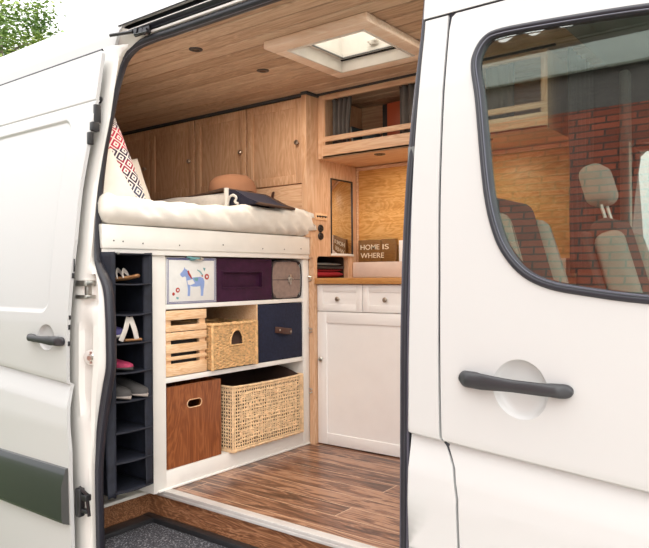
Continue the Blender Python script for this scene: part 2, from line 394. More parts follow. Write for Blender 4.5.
def SP(name, outline, f, mat, parent, holes=(), zs=None, xs=None, wfun=None, th=.012, label=None):
    """a skin panel with thickness; its outer face is shaded with the true normals of the surface"""
    bm = panel(outline, f, holes, zs, xs, wfun=None)
    e = .0018; nv = len(bm.verts); bm.verts.index_update(); nor = {}; warp = []
    for v in bm.verts:
        x, z = v.co.x, v.co.z
        nor[v.index] = Vector(((f(x+e, z)-f(x-e, z))/(2*e), -1, (f(x, z+e)-f(x, z-e))/(2*e))).normalized()
    front = [f_ for f_ in bm.faces]
    if wfun:
        for v in bm.verts: v.co.z = wfun(v.co.x, v.co.z)
    bnd = [e_ for e_ in bm.edges if e_.is_boundary]
    cp_ = {v: bm.verts.new((v.co.x, v.co.y+th, v.co.z)) for v in list(bm.verts)}
    for f_ in front: bm.faces.new([cp_[v] for v in reversed(f_.verts)])
    for e_ in bnd:
        l = [l for l in e_.link_loops if l.face in front] if False else e_.link_loops
        lp_ = l[0]; a = lp_.vert; b = lp_.link_loop_next.vert
        bm.faces.new((b, a, cp_[a], cp_[b]))
    nfront = len(front)
    if parent is not None: bmesh.ops.translate(bm, verts=bm.verts, vec=-ORG[parent.name])
    me = bpy.data.meshes.new(name); bm.to_mesh(me); bm.free(); me.materials.append(mat)
    for p in me.polygons: p.use_smooth = True
    cn = [None]*len(me.loops)
    for p in me.polygons:
        for li in p.loop_indices:
            vi = me.loops[li].vertex_index
            cn[li] = nor[vi] if p.index < nfront else p.normal.copy()
    me.normals_split_custom_set([tuple(c) for c in cn])
    o = bpy.data.objects.new(name, me); C.objects.link(o); o.parent = parent; ORG[o.name] = Vector(ORG[parent.name])
    if label: o['label'] = label
    return o
def circ(cx, cz, r, n=40): return [(cx+r*math.cos(2*PI*k/n), cz+r*math.sin(2*PI*k/n)) for k in range(n)]
def cup(name, cx, cz, r, f, depth, mat, parent, wf=lambda x, z: z):
    bm = NB(); rings = []
    for k, (q, d) in enumerate(((1.0, 0), (.985, .0010), (.965, .0035), (.93, .0085), (.86, .0145), (.75, .019), (.6, .0225), (.4, .0245), (.2, .0255))):
        rings.append([bm.verts.new((x, f(x, z)+d*depth/.0255, wf(x, z))) for x, z in circ(cx, cz, r*q)])
    for A, B in zip(rings, rings[1:]):
        for i in range(40): bm.faces.new((A[i], A[(i+1) % 40], B[(i+1) % 40], B[i]))
    bm.faces.new(rings[-1])
    bm.normal_update()
    for fc in bm.faces:
        if fc.normal.y > 0: fc.normal_flip()
    return O(name, bm, mat, parent, smooth=75, solid=.003)
def fr(a, b, st):
    n = max(1, int(round((b-a)/st))); return [a+(b-a)*i/n for i in range(n+1)]

# ================================================================== THE VAN
van = T('campervan', 'white panel van camper conversion with its side door slid open', 'van', (-1.9, YC, GZ))

# ---- front door: outline, window, handle
seam = [(-.730, -.42), (-.730, .286), (-.735, .40), (-.750, .470), (-.784, .538), (-.788, .786), (-.791, .936), (-.801, 1.165), (-.811, 1.432), (-.814, 1.60)]
gap = .0035
win = [(-.735, 1.52), (-.7385, 1.475), (-.718, 1.378), (-.683, 1.155), (-.655, 1.051), (-.623, .99), (-.576, .942), (-.515, .914), (-.432, .899), (-.306, .884), (-.05, .868), (.17, .856), (.245, .88), (.235, .96),
       (.02, 1.40), (-.03, 1.475), (-.10, 1.51), (-.2, 1.528), (-.321, 1.545), (-.433, 1.556), (-.579, 1.567), (-.676, 1.570), (-.713, 1.556)]
winc = [tuple(p) for p in cr([(a, b, 0) for a, b in win], 4, True)]; winc = [(p[0], p[1]) for p in winc]
def inset(lp, d):
    out = []; n = len(lp); A = sum(lp[i][0]*lp[(i+1) % n][1]-lp[(i+1) % n][0]*lp[i][1] for i in range(n)); sg = 1 if A > 0 else -1
    for i in range(n):
        a = Vector(lp[i-1]); b = Vector(lp[(i+1) % n]); t = (b-a).normalized(); nn = Vector((-t.y, t.x))*sg
        out.append((lp[i][0]+nn.x*d, lp[i][1]+nn.y*d))
    return out
door_out = [(x+gap, z) for x, z in seam]+[(-.806, 1.634), (-.795, 1.6425), (-.1, 1.6425), (.05, 1.58), (.47, .93), (.52, .80), (.52, -.42)]
HXF, HZF, HR = -.580, .690, .066
def fshift(x, z):
    w = ss(.36, .44, z)*(1-ss(.60, .85, z)); return z-(x+.786)*.082*w+.006*w
def dish(x, z, cx, cz, r):
    d = math.hypot(x-cx, z-cz)/r
    return .020*math.sqrt(max(0, 1-d*d)) if d < 1 else 0
def f_front(x, z):
    return S(z)+.06
xs_f = fr(HXF-HR-.005, HXF+HR+.005, .008)
zs_all = fr(-.42, .42, .03)+[.43, .44, .46, .48, .495, .505, .515, .522, .526, .53, .533, .539, .545, .552, .57]+fr(.585, 1.64, .02)
fdoor = SP('front_door', door_out, f_front, M['paint'], van, [inset(winc, .006), circ(HXF, HZF, HR)], zs_all, fr(-.8, .5, .1), fshift)
cup('handle_recess', HXF, HZF, HR, f_front, .020, M['paint'], fdoor, fshift)
# window rubber
bm = NB(); n = len(winc)
prof = [(.0, .001), (.003, -.005), (.009, -.0085), (.014, -.006), (.0165, -.001), (.020, .003), (.0215, .024)]
loops = [(inset(winc, d), h) for d, h in prof]
rings = [[bm.verts.new((x, S(z)+.06+h, z)) for x, z in lp] for lp, h in loops]
for A, B in zip(rings, rings[1:]):
    for i in range(n): bm.faces.new((A[i], A[(i+1) % n], B[(i+1) % n], B[i]))
fixn(bm); wseal = O('window_seal', bm, M['rubber'], fdoor, smooth=60)
def gl(z): return S(.87)+.068+(S(1.56)-S(.87))/.69*(z-.87)-.036*(z-.87)*(1.56-z)
SP('window_pane', inset(winc, .017), lambda x, z: gl(z), M['glass'], fdoor, zs=fr(.87, 1.57, .04), th=-.0002)
bm = NB(); tube(bm, [(x, S(z)+.0535, z) for x, z in inset(winc, .0175)], .0016, 5, True); O('seal_lip', bm, M['rubberl'], wseal)

def handle(bm, x0, x1, z0, z1, base, rad=.0165, flip=1):
    """pull handle as one lofted bar rooted on the skin at both ends"""
    n = 40; rings = []
    for i in range(n+1):
        t = (1-math.cos(PI*i/n))/2; x = x0+(x1-x0)*t; z = z0+(z1-z0)*t; L_ = x1-x0
        e = min(t, 1-t)*L_; s = math.sqrt(max(0, 1-(1-min(1, e/.020))**2))
        u_ = t if flip > 0 else 1-t
        rz = rad*(.15+.85*s)*(1.12-.30*ss(.15, .55, u_)+.10*ss(.75, .95, u_))
        yo = -.012-.016*ss(0, .030, e)-.008*math.sin(PI*t)
        yi = ip([(0, .003), (.045, .003), (.062, -.016), (1, -.016)], e)
        if abs(u_-.22) < .008: rz *= .955; yo += .0015
        yb = base(x, z); yc = yb+(yo+yi)/2; ry = (yi-yo)/2
        rings.append([bm.verts.new((x, yc+ry*math.copysign(abs(math.cos(a))**.75, math.cos(a)), z+rz*math.copysign(abs(math.sin(a))**.8, math.sin(a)))) for a in [2*PI*k/16 for k in range(16)]])
    for A, B in zip(rings, rings[1:]):
        for k in range(16): bm.faces.new((A[k], A[(k+1) % 16], B[(k+1) % 16], B[k]))
    bm.faces.new(rings[0]); bm.faces.new(rings[-1][::-1]); fixn(bm)
bf = lambda x, z: S(z)+.06
bm = NB(); handle(bm, -.729, -.458, .6985, .6895, bf, .0178); fh = O('door_handle', bm, M['handle'], fdoor, smooth=50, label='charcoal plastic pull handle')

bm = NB(); tube(bm, [(-3.66, S(1.86)+.010, 1.867), (-2.352, S(1.86)+.010, 1.867)], .0062, 8); O('door_top_shade_line', bm, M['rubber'], van)  # dark tube standing in for the shaded gap above the sliding door
# ---- B pillar skin
pil = [(x-gap, z) for x, z in seam]
def xpl(z): return ip([(-.42, -.876), (.25, -.876), (.52, -.885), (.62, -.883), (.88, -.882), (1.24, -.891), (1.65, -.895)], z)
pil_out = [(xpl(z), z) for z in fr(1.6425, -.42, .1)][::-1]+pil+[(-.8185, 1.6425)] if False else pil+[(-.8185, 1.6425)]+[(xpl(z), z) for z in [1.6425, 1.24, .88, .62, .52, .25, -.42]]
SP('door_pillar', pil_out, lambda x, z: Bf(z) + .030*(1-math.sqrt(max(0, 1-ss(0, 1, max(0, (xpl(z)+.012-x)/.012))**2))), M['paint'], van, wfun=fshift, xs=fr(-.905, -.87, .0025), th=.03)
# black tube laid in the door gap to paint its shade
bm = NB(); tube(bm, [(x, SJ(z)+.06+(.016 if z > .62 else .029), fshift(x, z)) for x, z in seam]+[(-.810, Bf(1.64)+.016, 1.640), (-.80, Bf(1.64)+.016, 1.646), (-.1, Bf(1.64)+.016, 1.646)], .0105, 8)
tube(bm, [(-.893, Bf(1.64)+.017, 1.646), (-.80, Bf(1.64)+.016, 1.646)], .0105, 8)
O('gap_shade_strip', bm, M['rubber'], van)

# ---- seal around the side opening
sl = [(-2.298, -.13), (-2.300, -.099), (-2.303, .006), (-2.306, .103), (-2.303, .221), (-2.288, .344), (-2.266, .45), (-2.248, .527), (-2.229, .60), (-2.230, .697), (-2.240, .809), (-2.264, .91), (-2.325, .985), (-2.360, 1.049),
      (-2.393, 1.305), (-2.408, 1.522), (-2.398, 1.70), (-2.368, 1.83), (-2.30, 1.888), (-2.20, 1.903), (-2.05, 1.903)]
sl = cr([(a, b, 0) for a, b in sl], 4)
def SY(z): return (SJ(z)+.12) if z < 1.8 else ip([(1.8, S(1.8)+.12), (1.91, 1.727)], z)
srr = [(-1.6, 1.903), (-1.1, 1.903), (-1.0, 1.895), (-.945, 1.86), (-.922, 1.78), (-.916, 1.706), (-.918, 1.546), (-.921, 1.3), (-.921, 1.08), (-.919, .8), (-.919, .55), (-.919, .229), (-.919, -.10), (-.92, -.13)]
srr = cr([(a, b, 0) for a, b in srr], 3)
# smooth the last of the left run into the top run
path2 = [(p[0], p[1]) for p in sl]+[(p[0], p[1]) for p in srr]+[(-1.4, -.135), (-1.9, -.135)]
def sealpt(x, z, dx=0, dy=0): return Vector((x+dx, SY(z)+dy, z))
bm = NB()
tube(bm, [sealpt(x, z, .003 if x > -1.2 else 0) for x, z in path2], [(.0150 if x < -1.2 else .0125) for x, z in path2], 12, True, flat=(1, 1.5, (0, -1, 0)))
fixn(bm); O('door_seal', bm, M['rubber'], van, smooth=60, label='black rubber door seal')
bm = NB()
off = []
for i, (x, z) in enumerate(path2):
    a = path2[i-1]; b = path2[(i+1) % len(path2)]; t = Vector((b[0]-a[0], b[1]-a[1])).normalized(); nn = Vector((-t.y, t.x))
    off.append((x+nn.x*.0145, z+nn.y*.0145))          # outward side of the loop
tube(bm, [sealpt(x, z, 0, -.010) for x, z in off], .0045, 6, True)
off2 = [(x*2-a, z*2-b) for (x, z), (a, b) in zip(path2, off)]
tube(bm, [sealpt(x+(a-x)*.72+(.003 if x > -1.2 else 0), z+(b-z)*.72, 0, -.009) for (x, z), (a, b) in zip(path2, off2)], .0032, 6, True)
fixn(bm); O('seal_highlight_rib', bm, M['rubberl'], van, smooth=60)  # paler ribs stand in for the highlight lines along the seal

# ---- rear jamb (C pillar), a relief between the body skin and the seal
def xe(z): return ip([(-.4, -2.30), (.109, -2.305), (.296, -2.312), (.50, -2.345), (.747, -2.348), (1.09, -2.334), (1.288, -2.342), (1.549, -2.338), (1.86, -2.345), (2, -2.345)], z)
slx = [(p[1], p[0]) for p in sl if True]
def xsl(z):
    if z > 1.83: return ip([(1.83, -2.368), (1.86, -2.345), (1.888, -2.30), (1.905, -2.27)], z)
    return ip(sorted(slx[:-12]), z)
bm = NB(); rows = []
for z in fr(-.16, 1.90, .014):
    X0 = xe(z); X1 = xsl(z); w = X1-X0
    yb = SJ(z)+.06 if z < 1.8 else Bf(z); yS = SY(z)
    pk = ss(.38, .46, z)*(1-ss(.72, .80, z))           # long pressed pocket
    pk2 = ss(.83, .845, z)*(1-ss(.945, .96, z))        # roller catch pocket
    st = ss(.965, 1.03, z)
    cols = [(-2.60, yb), (X0-.03, yb), (X0-.006, yb+.002), (X0+.004, yb+.008+.014*pk), (X0+.012+w*.10, yb+.014+.016*pk+.02*pk2),
            (X0+.012+w*.34, yb+.018+.012*pk+.028*pk2), (X0+.014+w*.44, yb+.020+.0*pk+.028*pk2), (X0+.012+w*.62, yb+.027+.004*pk2), (X0+w*.80, (yb+.030+yS)/2), (X1-.012, yS-.006), (X1-.016, yS+.012), (X1-.085, yS+.05)]
    rows.append([bm.verts.new((x, y, z)) for x, y in cols])
for A, B in zip(rows, rows[1:]):
    for i in range(len(A)-1): bm.faces.new((A[i], A[i+1], B[i+1], B[i]))
fixn(bm)
jamb = O('rear_jamb', bm, M['jamb'], van, smooth=35, solid=.004)
def onj(x, z, d=0): return Vector((x, SY(z)-.045+d, z))
# striker, roller catch, buffer, upper contact, lower lock
bm = NB(); c = onj(-2.300, .637, .006)
Mt = Matrix.Translation(c) @ Matrix.Rotation(R(38), 4, 'Z') @ AX['-y']
lathe(bm, [(.030, 0), (.030, .003), (.027, .005)], Mt, 24)
O('striker_plate', bm, M['sill'], jamb)
bm = NB(); lathe(bm, [(.015, .004), (.015, .006), (.010, .008), (.006, .020), (.009, .022), (.009, .026)], Mt, 16)
for dz in (-.019, .019):
    lathe(bm, [(.005, .004), (.005, .008)], Mt @ Matrix.Translation((0, dz, 0)), 10)
O('striker_bolt', bm, M['steel'], jamb)
bm = NB()
for zz, h in ((.925, .012), (.872, .008)): box(bm, -2.375, -2.300, 1.500, 1.545, zz-h, zz+h, .004)
box(bm, -2.350, -2.345, 1.515, 1.54, .876, .92, 0); box(bm, -2.335, -2.318, 1.515, 1.54, .876, .92, .004)
O('roller_catch', bm, M['steel'], jamb, label='bright metal catch bracket')
bm = NB(); lathe(bm, [(.014, 0), (.014, .008), (.010, .013), (.004, .014)], Matrix.Translation((-2.386, 1.626, 1.673)) @ Matrix.Rotation(R(30), 4, 'Z') @ AX['-y'], 20)
O('rubber_buffer', bm, M['blackp'], jamb)
# ---- roof side, header rail over the opening
rs_out = [(-4.45, 1.872), (-2.36, 1.872), (-2.345, 1.90), (-2.325, 1.955), (-2.30, 1.975), (-1.1, 1.975), (-.98, 1.965), (-.92, 1.90), (-.896, 1.80), (-.893, 1.6495), (-.07, 1.6495), (-.15, 1.80), (-.30, 1.90), (-.42, 2.0), (-.6, 2.155), (-4.45, 2.155)]
SP('roof_side', rs_out, lambda x, z: Bf(z), M['paint'], van, zs=fr(1.66, 1.98, .02)+[2.0, 2.02, 2.035, 2.05, 2.065, 2.08, 2.09, 2.1, 2.11, 2.12, 2.13, 2.14, 2.148])
bm = NB()                                              # roof skin with the hatch hole, ribs pressed in
ys = fr(2.02, 2*YC-2.02, .05); xs = sorted(set(fr(-4.45, -.6, .12)))
hx0, hx1, hy0, hy1 = -1.90, -1.50, 2.24, 2.63
def rz(y): return 2.152+.02*(1-((y-YC)/.5)**2)
for (a, b, c_, d) in ((-4.45, hx0, 2.0, 3.0), (hx1, -.6, 2.0, 3.0), (hx0, hx1, 2.0, hy0), (hx0, hx1, hy1, 3.0)):
    gx = fr(a, b, .3); gy = fr(c_, d, .05)
    G = [[bm.verts.new((x, y, rz(y))) for y in gy] for x in gx]
    for i in range(len(gx)-1):
        for j in range(len(gy)-1): bm.faces.new((G[i][j], G[i+1][j], G[i+1][j+1], G[i][j+1]))
bmesh.ops.remove_doubles(bm, verts=bm.verts, dist=1e-4); fixn(bm)
O('roof_panel', bm, M['paint'], van, solid=.01)
bm = NB()
tk = [(1.674, 1.978), (1.70, 1.992), (1.715, 1.99), (1.715, 1.955), (1.690, 1.952), (1.690, 1.948), (1.715, 1.944), (1.715, 1.938), (1.70, 1.932)]
for a, b in zip(tk, tk[1:]):
    bm.faces.new([bm.verts.new(p) for p in ((-2.33, a[0], a[1]), (-.93, a[0], a[1]), (-.93, b[0], b[1]), (-2.33, b[0], b[1]))])
bmesh.ops.remove_doubles(bm, verts=bm.verts, dist=1e-4); fixn(bm)
O('door_track', bm, M['rubber'], van, solid=.004, label='black upper sliding door track')
bm = NB(); box(bm, -2.30, -.93, 1.686, 1.695, 1.9495, 1.9535, .001); box(bm, -2.31, -.925, 1.702, 1.735, 1.918, 1.929, .003)
poly(bm, [(-2.335, 1.68, 1.975), (-2.325, 1.68, 1.97), (-2.18, 1.70, 1.925), (-2.25, 1.72, 1.905), (-2.33, 1.70, 1.87), (-2.365, 1.68, 1.86)], (0, .03, 0))
fixn(bm); O('track_rail', bm, M['sill'], van, label='light metal track edge')
bm = NB()
tube(bm, [(-2.345, 1.648, 1.934), (-2.24, 1.68, 1.934)], .007, 8)
for dx in (0, .035, .06): lathe(bm, [(.012, -.012), (.012, .012)], Matrix.Translation((-2.225+dx, 1.69, 1.935-dx*.2)) @ AX['-y'], 14)
box(bm, -2.245, -2.15, 1.69, 1.70, 1.917, 1.952, .004); tube(bm, [(-2.23, 1.68, 1.92), (-2.15, 1.68, 1.915)], .004, 6)
O('roller_arm', bm, M['darkm'], van)

# ---- far side, rear, front of the body
far = lambda z: 2*YC-Bf(z)
fo = [(-4.45, -.42), (.52, -.42), (.52, .9), (.05, 1.6), (-.42, 2.0), (-.6, 2.155), (-4.45, 2.155)]
fw = [(-.745, .95), (.15, .90), (-.02, 1.38), (-.10, 1.50), (-.70, 1.55), (-.76, 1.50)]
bm = panel(fo, lambda x, z: far(z), [fw], zs=fr(-.3, 1.98, .1)+[2.02, 2.05, 2.08, 2.1, 2.12, 2.14])
bmesh.ops.reverse_faces(bm, faces=bm.faces)
O('far_body_side', bm, M['paint'], van, solid=.012)
bm = NB(); box(bm, -4.47, -4.45, 1.55, 3.45, -.42, 2.12, .02); O('rear_door_panel', bm, M['paint'], van)
# rear quarter skin behind the sliding door
SP('rear_quarter', [(-4.45, -.42), (-2.42, -.42), (-2.42, 1.866), (-4.45, 1.866)], lambda x, z: Bf(z), M['paint'], van, zs=fr(-.3, 1.86, .1))
# bonnet and windscreen
bm = NB(); poly(bm, [(.52, 1.56, -.42), (1.25, 1.60, -.42), (1.32, 1.62, .35), (1.18, 1.62, .66), (.55, 1.56, .92)], (0, 1.88, 0)); fixn(bm); O('bonnet', bm, M['paint'], van)
bm = NB(); box(bm, -.45, -.1, 1.78, 3.22, 2.10, 2.12, .0); poly(bm, [(-.6, 1.9, 2.14), (-.1, 1.9, 2.05), (-.1, 1.9, 2.03), (-.6, 1.9, 2.10)], (0, 1.2, 0)); fixn(bm); O('roof_brow', bm, M['paint'], van)
bm = NB(); bm.faces.new([bm.verts.new(p) for p in ((-.08, 1.80, 2.03), (-.08, 3.20, 2.03), (.56, 3.36, .93), (.56, 1.64, .93))]); O('windscreen', bm, M['cglass'], van, solid=.004)
for nm in (0,):
    for wx in (-3.35, .75):
        for wy, sgn in ((1.60, -1), (3.40, 1)):
            if sgn > 0 and wx > 0: pass
            bm = NB(); Mw = Matrix.Translation((wx, wy, GZ+.34)) @ AX['-y']
            lathe(bm, [(.20, -.1), (.31, -.1), (.34, -.07), (.34, .07), (.31, .1), (.20, .1)], Mw, 40)
            w = O('wheel', bm, M['tyre'], van)
            bm = NB(); lathe(bm, [(.05, .06), (.12, .065), (.19, .04), (.21, .085), (.215, .08), (.215, -.08), (.05, -.08)], Mw, 32); O('wheel_rim', bm, M['darkm'], w)

# ---- sliding door, slid open along the rear quarter
de = [(-2.297, -.42), (-2.299, .109), (-2.306, .296), (-2.325, .40), (-2.344, .50), (-2.344, .544), (-2.343, .747), (-2.328, 1.092), (-2.336, 1.288), (-2.330, 1.549), (-2.335, 1.75), (-2.337, 1.85), (-2.347, 1.862)]
sd_out = [(-3.66, -.42)]+de+[(-3.66, 1.862)]
def rrect(x, z, x0, x1, z0, z1, r):
    dx = max(x0+r-x, 0, x-(x1-r)); dz = max(z0+r-z, 0, z-(z1-r)); return math.hypot(dx, dz)-r
def f_slide(x, z):
    y = S(z)
    d = rrect(x, z, -3.5, -2.478, .81, 1.598, .06); y += .009*(1-ss(-.012, .004, d))
    y += .004*math.exp(-((z-1.652)/.0035)**2)          # pressed line
    return y
def sshift(x, z):
    w = ss(.36, .44, z)*(1-ss(.60, .80, z)); return z+(.012-(x+2.348)*.062)*w
xs_s = fr(-2.56, -2.46, .006)+fr(-3.6, -2.6, .2)+[-2.42, -2.38]
zs_s = fr(-.42, .42, .03)+[.43, .44, .46, .48, .495, .505, .515, .522, .526, .53, .533, .539, .545, .552, .57]+fr(.585, .80, .03)+fr(.805, .89, .008)+fr(.9, 1.5, .02)+fr(1.52, 1.615, .006)+fr(1.64, 1.664, .003)+fr(1.68, 1.85, .02)
sdoor = SP('sliding_door', sd_out, f_slide, M['paint'], van, [circ(-2.487, .702, .060)], zs_s, xs_s, sshift, .015)
cup('handle_recess', -2.487, .702, .060, f_slide, .018, M['paint'], sdoor, sshift)
for q in ((-2.338, -2.322, .0, .028, 1.56, 1.635), (-2.338, -2.316, -.004, .03, 1.525, 1.562), (-2.338, -2.320, -.006, .016, 1.47, 1.52)):
    bm = NB(); zc = (q[4]+q[5])/2; box(bm, q[0], q[1], S(zc)+q[2], S(zc)+q[3], q[4], q[5], .004); O('cable_contact', bm, M['blackp'], sdoor)
bm = NB(); handle(bm, -2.606, -2.352, .7085, .702, lambda x, z: S(z), .0165, -1); O('door_handle', bm, M['handle'], sdoor, smooth=50, label='charcoal plastic pull handle')
def edge(x, z, w, h, d=.004):
    bm = NB(); box(bm, x-.003, x+d, S(z)+.010-w/2, S(z)+.010+w/2, z-h/2, z+h/2, .001); O('drain_plug', bm, M['blackp'], sdoor)
edge(-2.3425, .794, .008, .016); edge(-2.3435, .757, .008, .018); edge(-2.3435, .694, .008, .018); edge(-2.3325, .995, .005, .05); edge(-2.333, .955, .010, .02)
bm = NB(); box(bm, -2.302, -2.272, 1.445, 1.475, .04, .15, .008); box(bm, -2.30, -2.235, 1.452, 1.472, .06, .075, .004); box(bm, -2.30, -2.238, 1.452, 1.478, .105, .13, .004); tube(bm, [(-2.29, 1.46, .15), (-2.25, 1.465, .13), (-2.235, 1.465, .05)], .007, 6)
O('door_lock', bm, M['darkm'], sdoor)
bm = NB()
pr_ = [(1.430, .012), (1.408, .020), (1.401, .032), (1.399, .158), (1.418, .224), (1.430, .229)]
A = [bm.verts.new((-3.64, y, z)) for y, z in pr_]; B = [bm.verts.new((-2.306 - (.0 if y > 1.42 else .010), y, z)) for y, z in pr_]
for i in range(len(A)-1): bm.faces.new((A[i], B[i], B[i+1], A[i+1]))
bm.faces.new(B); bm.faces.new(A[::-1]); fixn(bm); O('rub_strip', bm, M['strip'], sdoor, smooth=20, label='glossy dark grey rub strip')

# ================================================================== SETTING: inside shell
bm = NB(); box(bm, -2.36, .5, 1.95, 3.43, -.03, 0); box(bm, -4.40, -2.36, 1.95, 3.43, -.03, 0); box(bm, -.90, .5, 1.60, 1.95, -.03, 0); ST('floor', bm, M['floor'])
bm = NB(); box(bm, -4.44, -4.40, 1.70, 3.41, -.03, 1.99); ST('wall_rear', bm, M['pinex'])
bm = NB(); box(bm, -4.40, -1.02, 3.42, 3.44, -.03, 2.0); ST('wall_far', bm, M['pinex'])
bm = NB(); box(bm, -4.40, -2.50, 1.697, 1.710, -.03, 1.96); ST('wall_near', bm, M['pinex'])
CZ = 1.972
bm = NB(); bw = .092; y = 1.745; i = 0
while y < 3.42:
    y1 = min(y+bw-.009, 3.42); tone = [0, 2, 1, 0, 1, 2, 0, 2, 1, 1, 0, 2, 0, 1, 2, 0, 1, 2, 0][i % 19]
    segs = [(-4.40, -.86)]
    if y1 > hy0 and y < hy1: segs = [(-4.40, hx0), (hx1, -.86)]
    for a, b in segs: box(bm, a, b, y, y1, CZ, CZ+.012, .0035, 1, mat=tone)
    y += bw; i += 1
ceil = ST('ceiling', bm, [M['ceil'], M['ceil2'], M['ceil3']])
bm = NB()
for (a, b, c_, d) in ((-4.42, hx0, 1.745, 3.43), (hx1, -.86, 1.745, 3.43), (hx0, hx1, 1.745, hy0), (hx0, hx1, hy1, 3.43)): box(bm, a, b, c_, d, CZ+.0125, CZ+.03)
ST('ceiling_backing', bm, M['black'])
bm = NB()
for (a, b, c_, d) in ((hx0-.012, hx0, hy0-.012, hy1+.012), (hx1, hx1+.012, hy0-.012, hy1+.012), (hx0, hx1, hy0-.012, hy0), (hx0, hx1, hy1, hy1+.012)): box(bm, a, b, c_, d, CZ+.03, 2.165)
ST('trim_1', bm, M['frost'])
# inner lining of pillar and header
bm = NB(); box(bm, -.915, -.84, 1.72, 1.76, -.1, 1.97, .01); box(bm, -2.5, -.84, 1.737, 1.755, 1.915, 1.975, .003); box(bm, -.93, -.90, 1.6, 1.66, -.13, 1.3, .004)
ST('trim_2', bm, M['cabg'])
# threshold strip, riser, step well
bm = NB(); box(bm, -2.42, -.93, 1.918, 1.960, -.012, .0045, .002); box(bm, -2.42, -.93, 1.9165, 1.922, -.022, -.01, .001)
ST('trim_3', bm, M['sill'])
bm = NB(); box(bm, -2.475, -.93, 1.930, 1.945, -.16, -.02); box(bm, -2.49, -2.475, 1.60, 1.945, -.16, -.02); ST('step_riser', bm, M['riser'])
bm = NB(); box(bm, -2.475, -2.448, 1.60, 1.918, -.022, -.008, .002); box(bm, -2.7, -2.475, 1.69, 1.95, -.022, -.010); ST('trim_4', bm, M['rail'])
bm = NB(); box(bm, -2.475, -.93, 1.60, 1.93, -.17, -.150); 
box(bm, -2.475, -.93, 1.888, 1.930, -.16, -.112, .008); box(bm, -2.475, -2.40, 1.60, 1.93, -.16, -.115, .008); box(bm, -2.475, -.93, 1.545, 1.60, -.17, -.128, .008)
ST('step_floor', bm, M['blackp'])
bm = NB(); n = 60
box(bm, -2.40, -.95, 1.602, 1.888, -.150, -.132, .004)
cp = O('step_mat', bm, M['carpet'], loc=(-1.7, 1.75, -.150)); tag(cp, 'speckled charcoal carpet mat in the entry step', 'mat')
bm = NB(); box(bm, -2.47, -.93, 1.50, 1.56, -.20, -.145, .008); O('step_sill', bm, M['blackp'], van)

# ================================================================== BED AND SHELF UNIT
XS = -2.363
t = T('bed_platform', 'cream painted bed platform with a deep front board carried on the shelf unit', 'bed base', (-3.2, 2.3, 1.06))
bm = NB(); box(bm, -2.362, -2.340, 1.600, 2.938, 1.066, 1.163, .0025); O('front_board', bm, M['rail'], t)
bm = NB(); box(bm, -2.366, -2.348, 1.606, 2.957, 1.042, 1.068, .002); O('lower_batten', bm, M['white'], t)
bm = NB(); box(bm, -4.38, -2.363, 1.76, 2.90, 1.09, 1.11); O('bed_board', bm, M['rawbox'], t)
for y in (1.655, 1.70, 1.80, 2.00, 2.27, 2.55, 2.72, 2.86):
    bm = NB(); lathe(bm, [(.0035, 0), (.0035, .0008), (.002, .001)], face((-2.340, y, 1.093+.006*math.sin(y*9)), '+x'), 8); O('screw', bm, M['darkm'], t)

u = T('shelf_unit', 'white painted shelf unit built under the bed, three open rows high', 'shelf', (-2.6, 2.41, 0))
bm = NB(); box(bm, -2.95, XS, 1.867, 1.938, .0, 1.045, .002); O('side_panel', bm, M['white'], u)
bm = NB(); box(bm, -2.95, XS, 2.903, 2.956, .0, 1.045, .002); O('side_panel', bm, M['white'], u)
bm = NB(); box(bm, -2.95, XS-.002, 1.938, 2.903, .802, .822, .0015); O('shelf_board', bm, M['white'], u)
bm = NB(); box(bm, -2.95, XS-.002, 1.938, 2.903, .474, .497, .0015); O('shelf_board', bm, M['white'], u)
bm = NB(); box(bm, -2.95, XS-.001, 1.938, 2.903, .0, .085, .0015); O('plinth', bm, M['white'], u)
bm = NB(); box(bm, XS-.012, XS+.006, 1.89, 2.956, .0005, .010, .003); O('base_bead', bm, M['white'], u)
bm = NB(); box(bm, -2.95, XS-.003, 2.528, 2.536, .497, .802); O('divider', bm, M['rawbox'], u)
bm = NB(); box(bm, -2.965, -2.95, 1.867, 2.956, 0, 1.045); O('back_panel', bm, M['rawbox'], u)
bm = NB(); box(bm, -2.95, XS-.002, 1.938, 2.903, 1.043, 1.047); O('top_panel', bm, M['rawbox'], u)
for z in (.93, .64, .30):
    bm = NB(); tube(bm, [(-2.358, 2.945, z+.014), (-2.345, 2.957, z+.008), (-2.358, 2.962, z), (-2.345, 2.957, z-.008), (-2.358, 2.945, z-.014)], .0042, 6); O('hook_eye', bm, M['steel'], u)

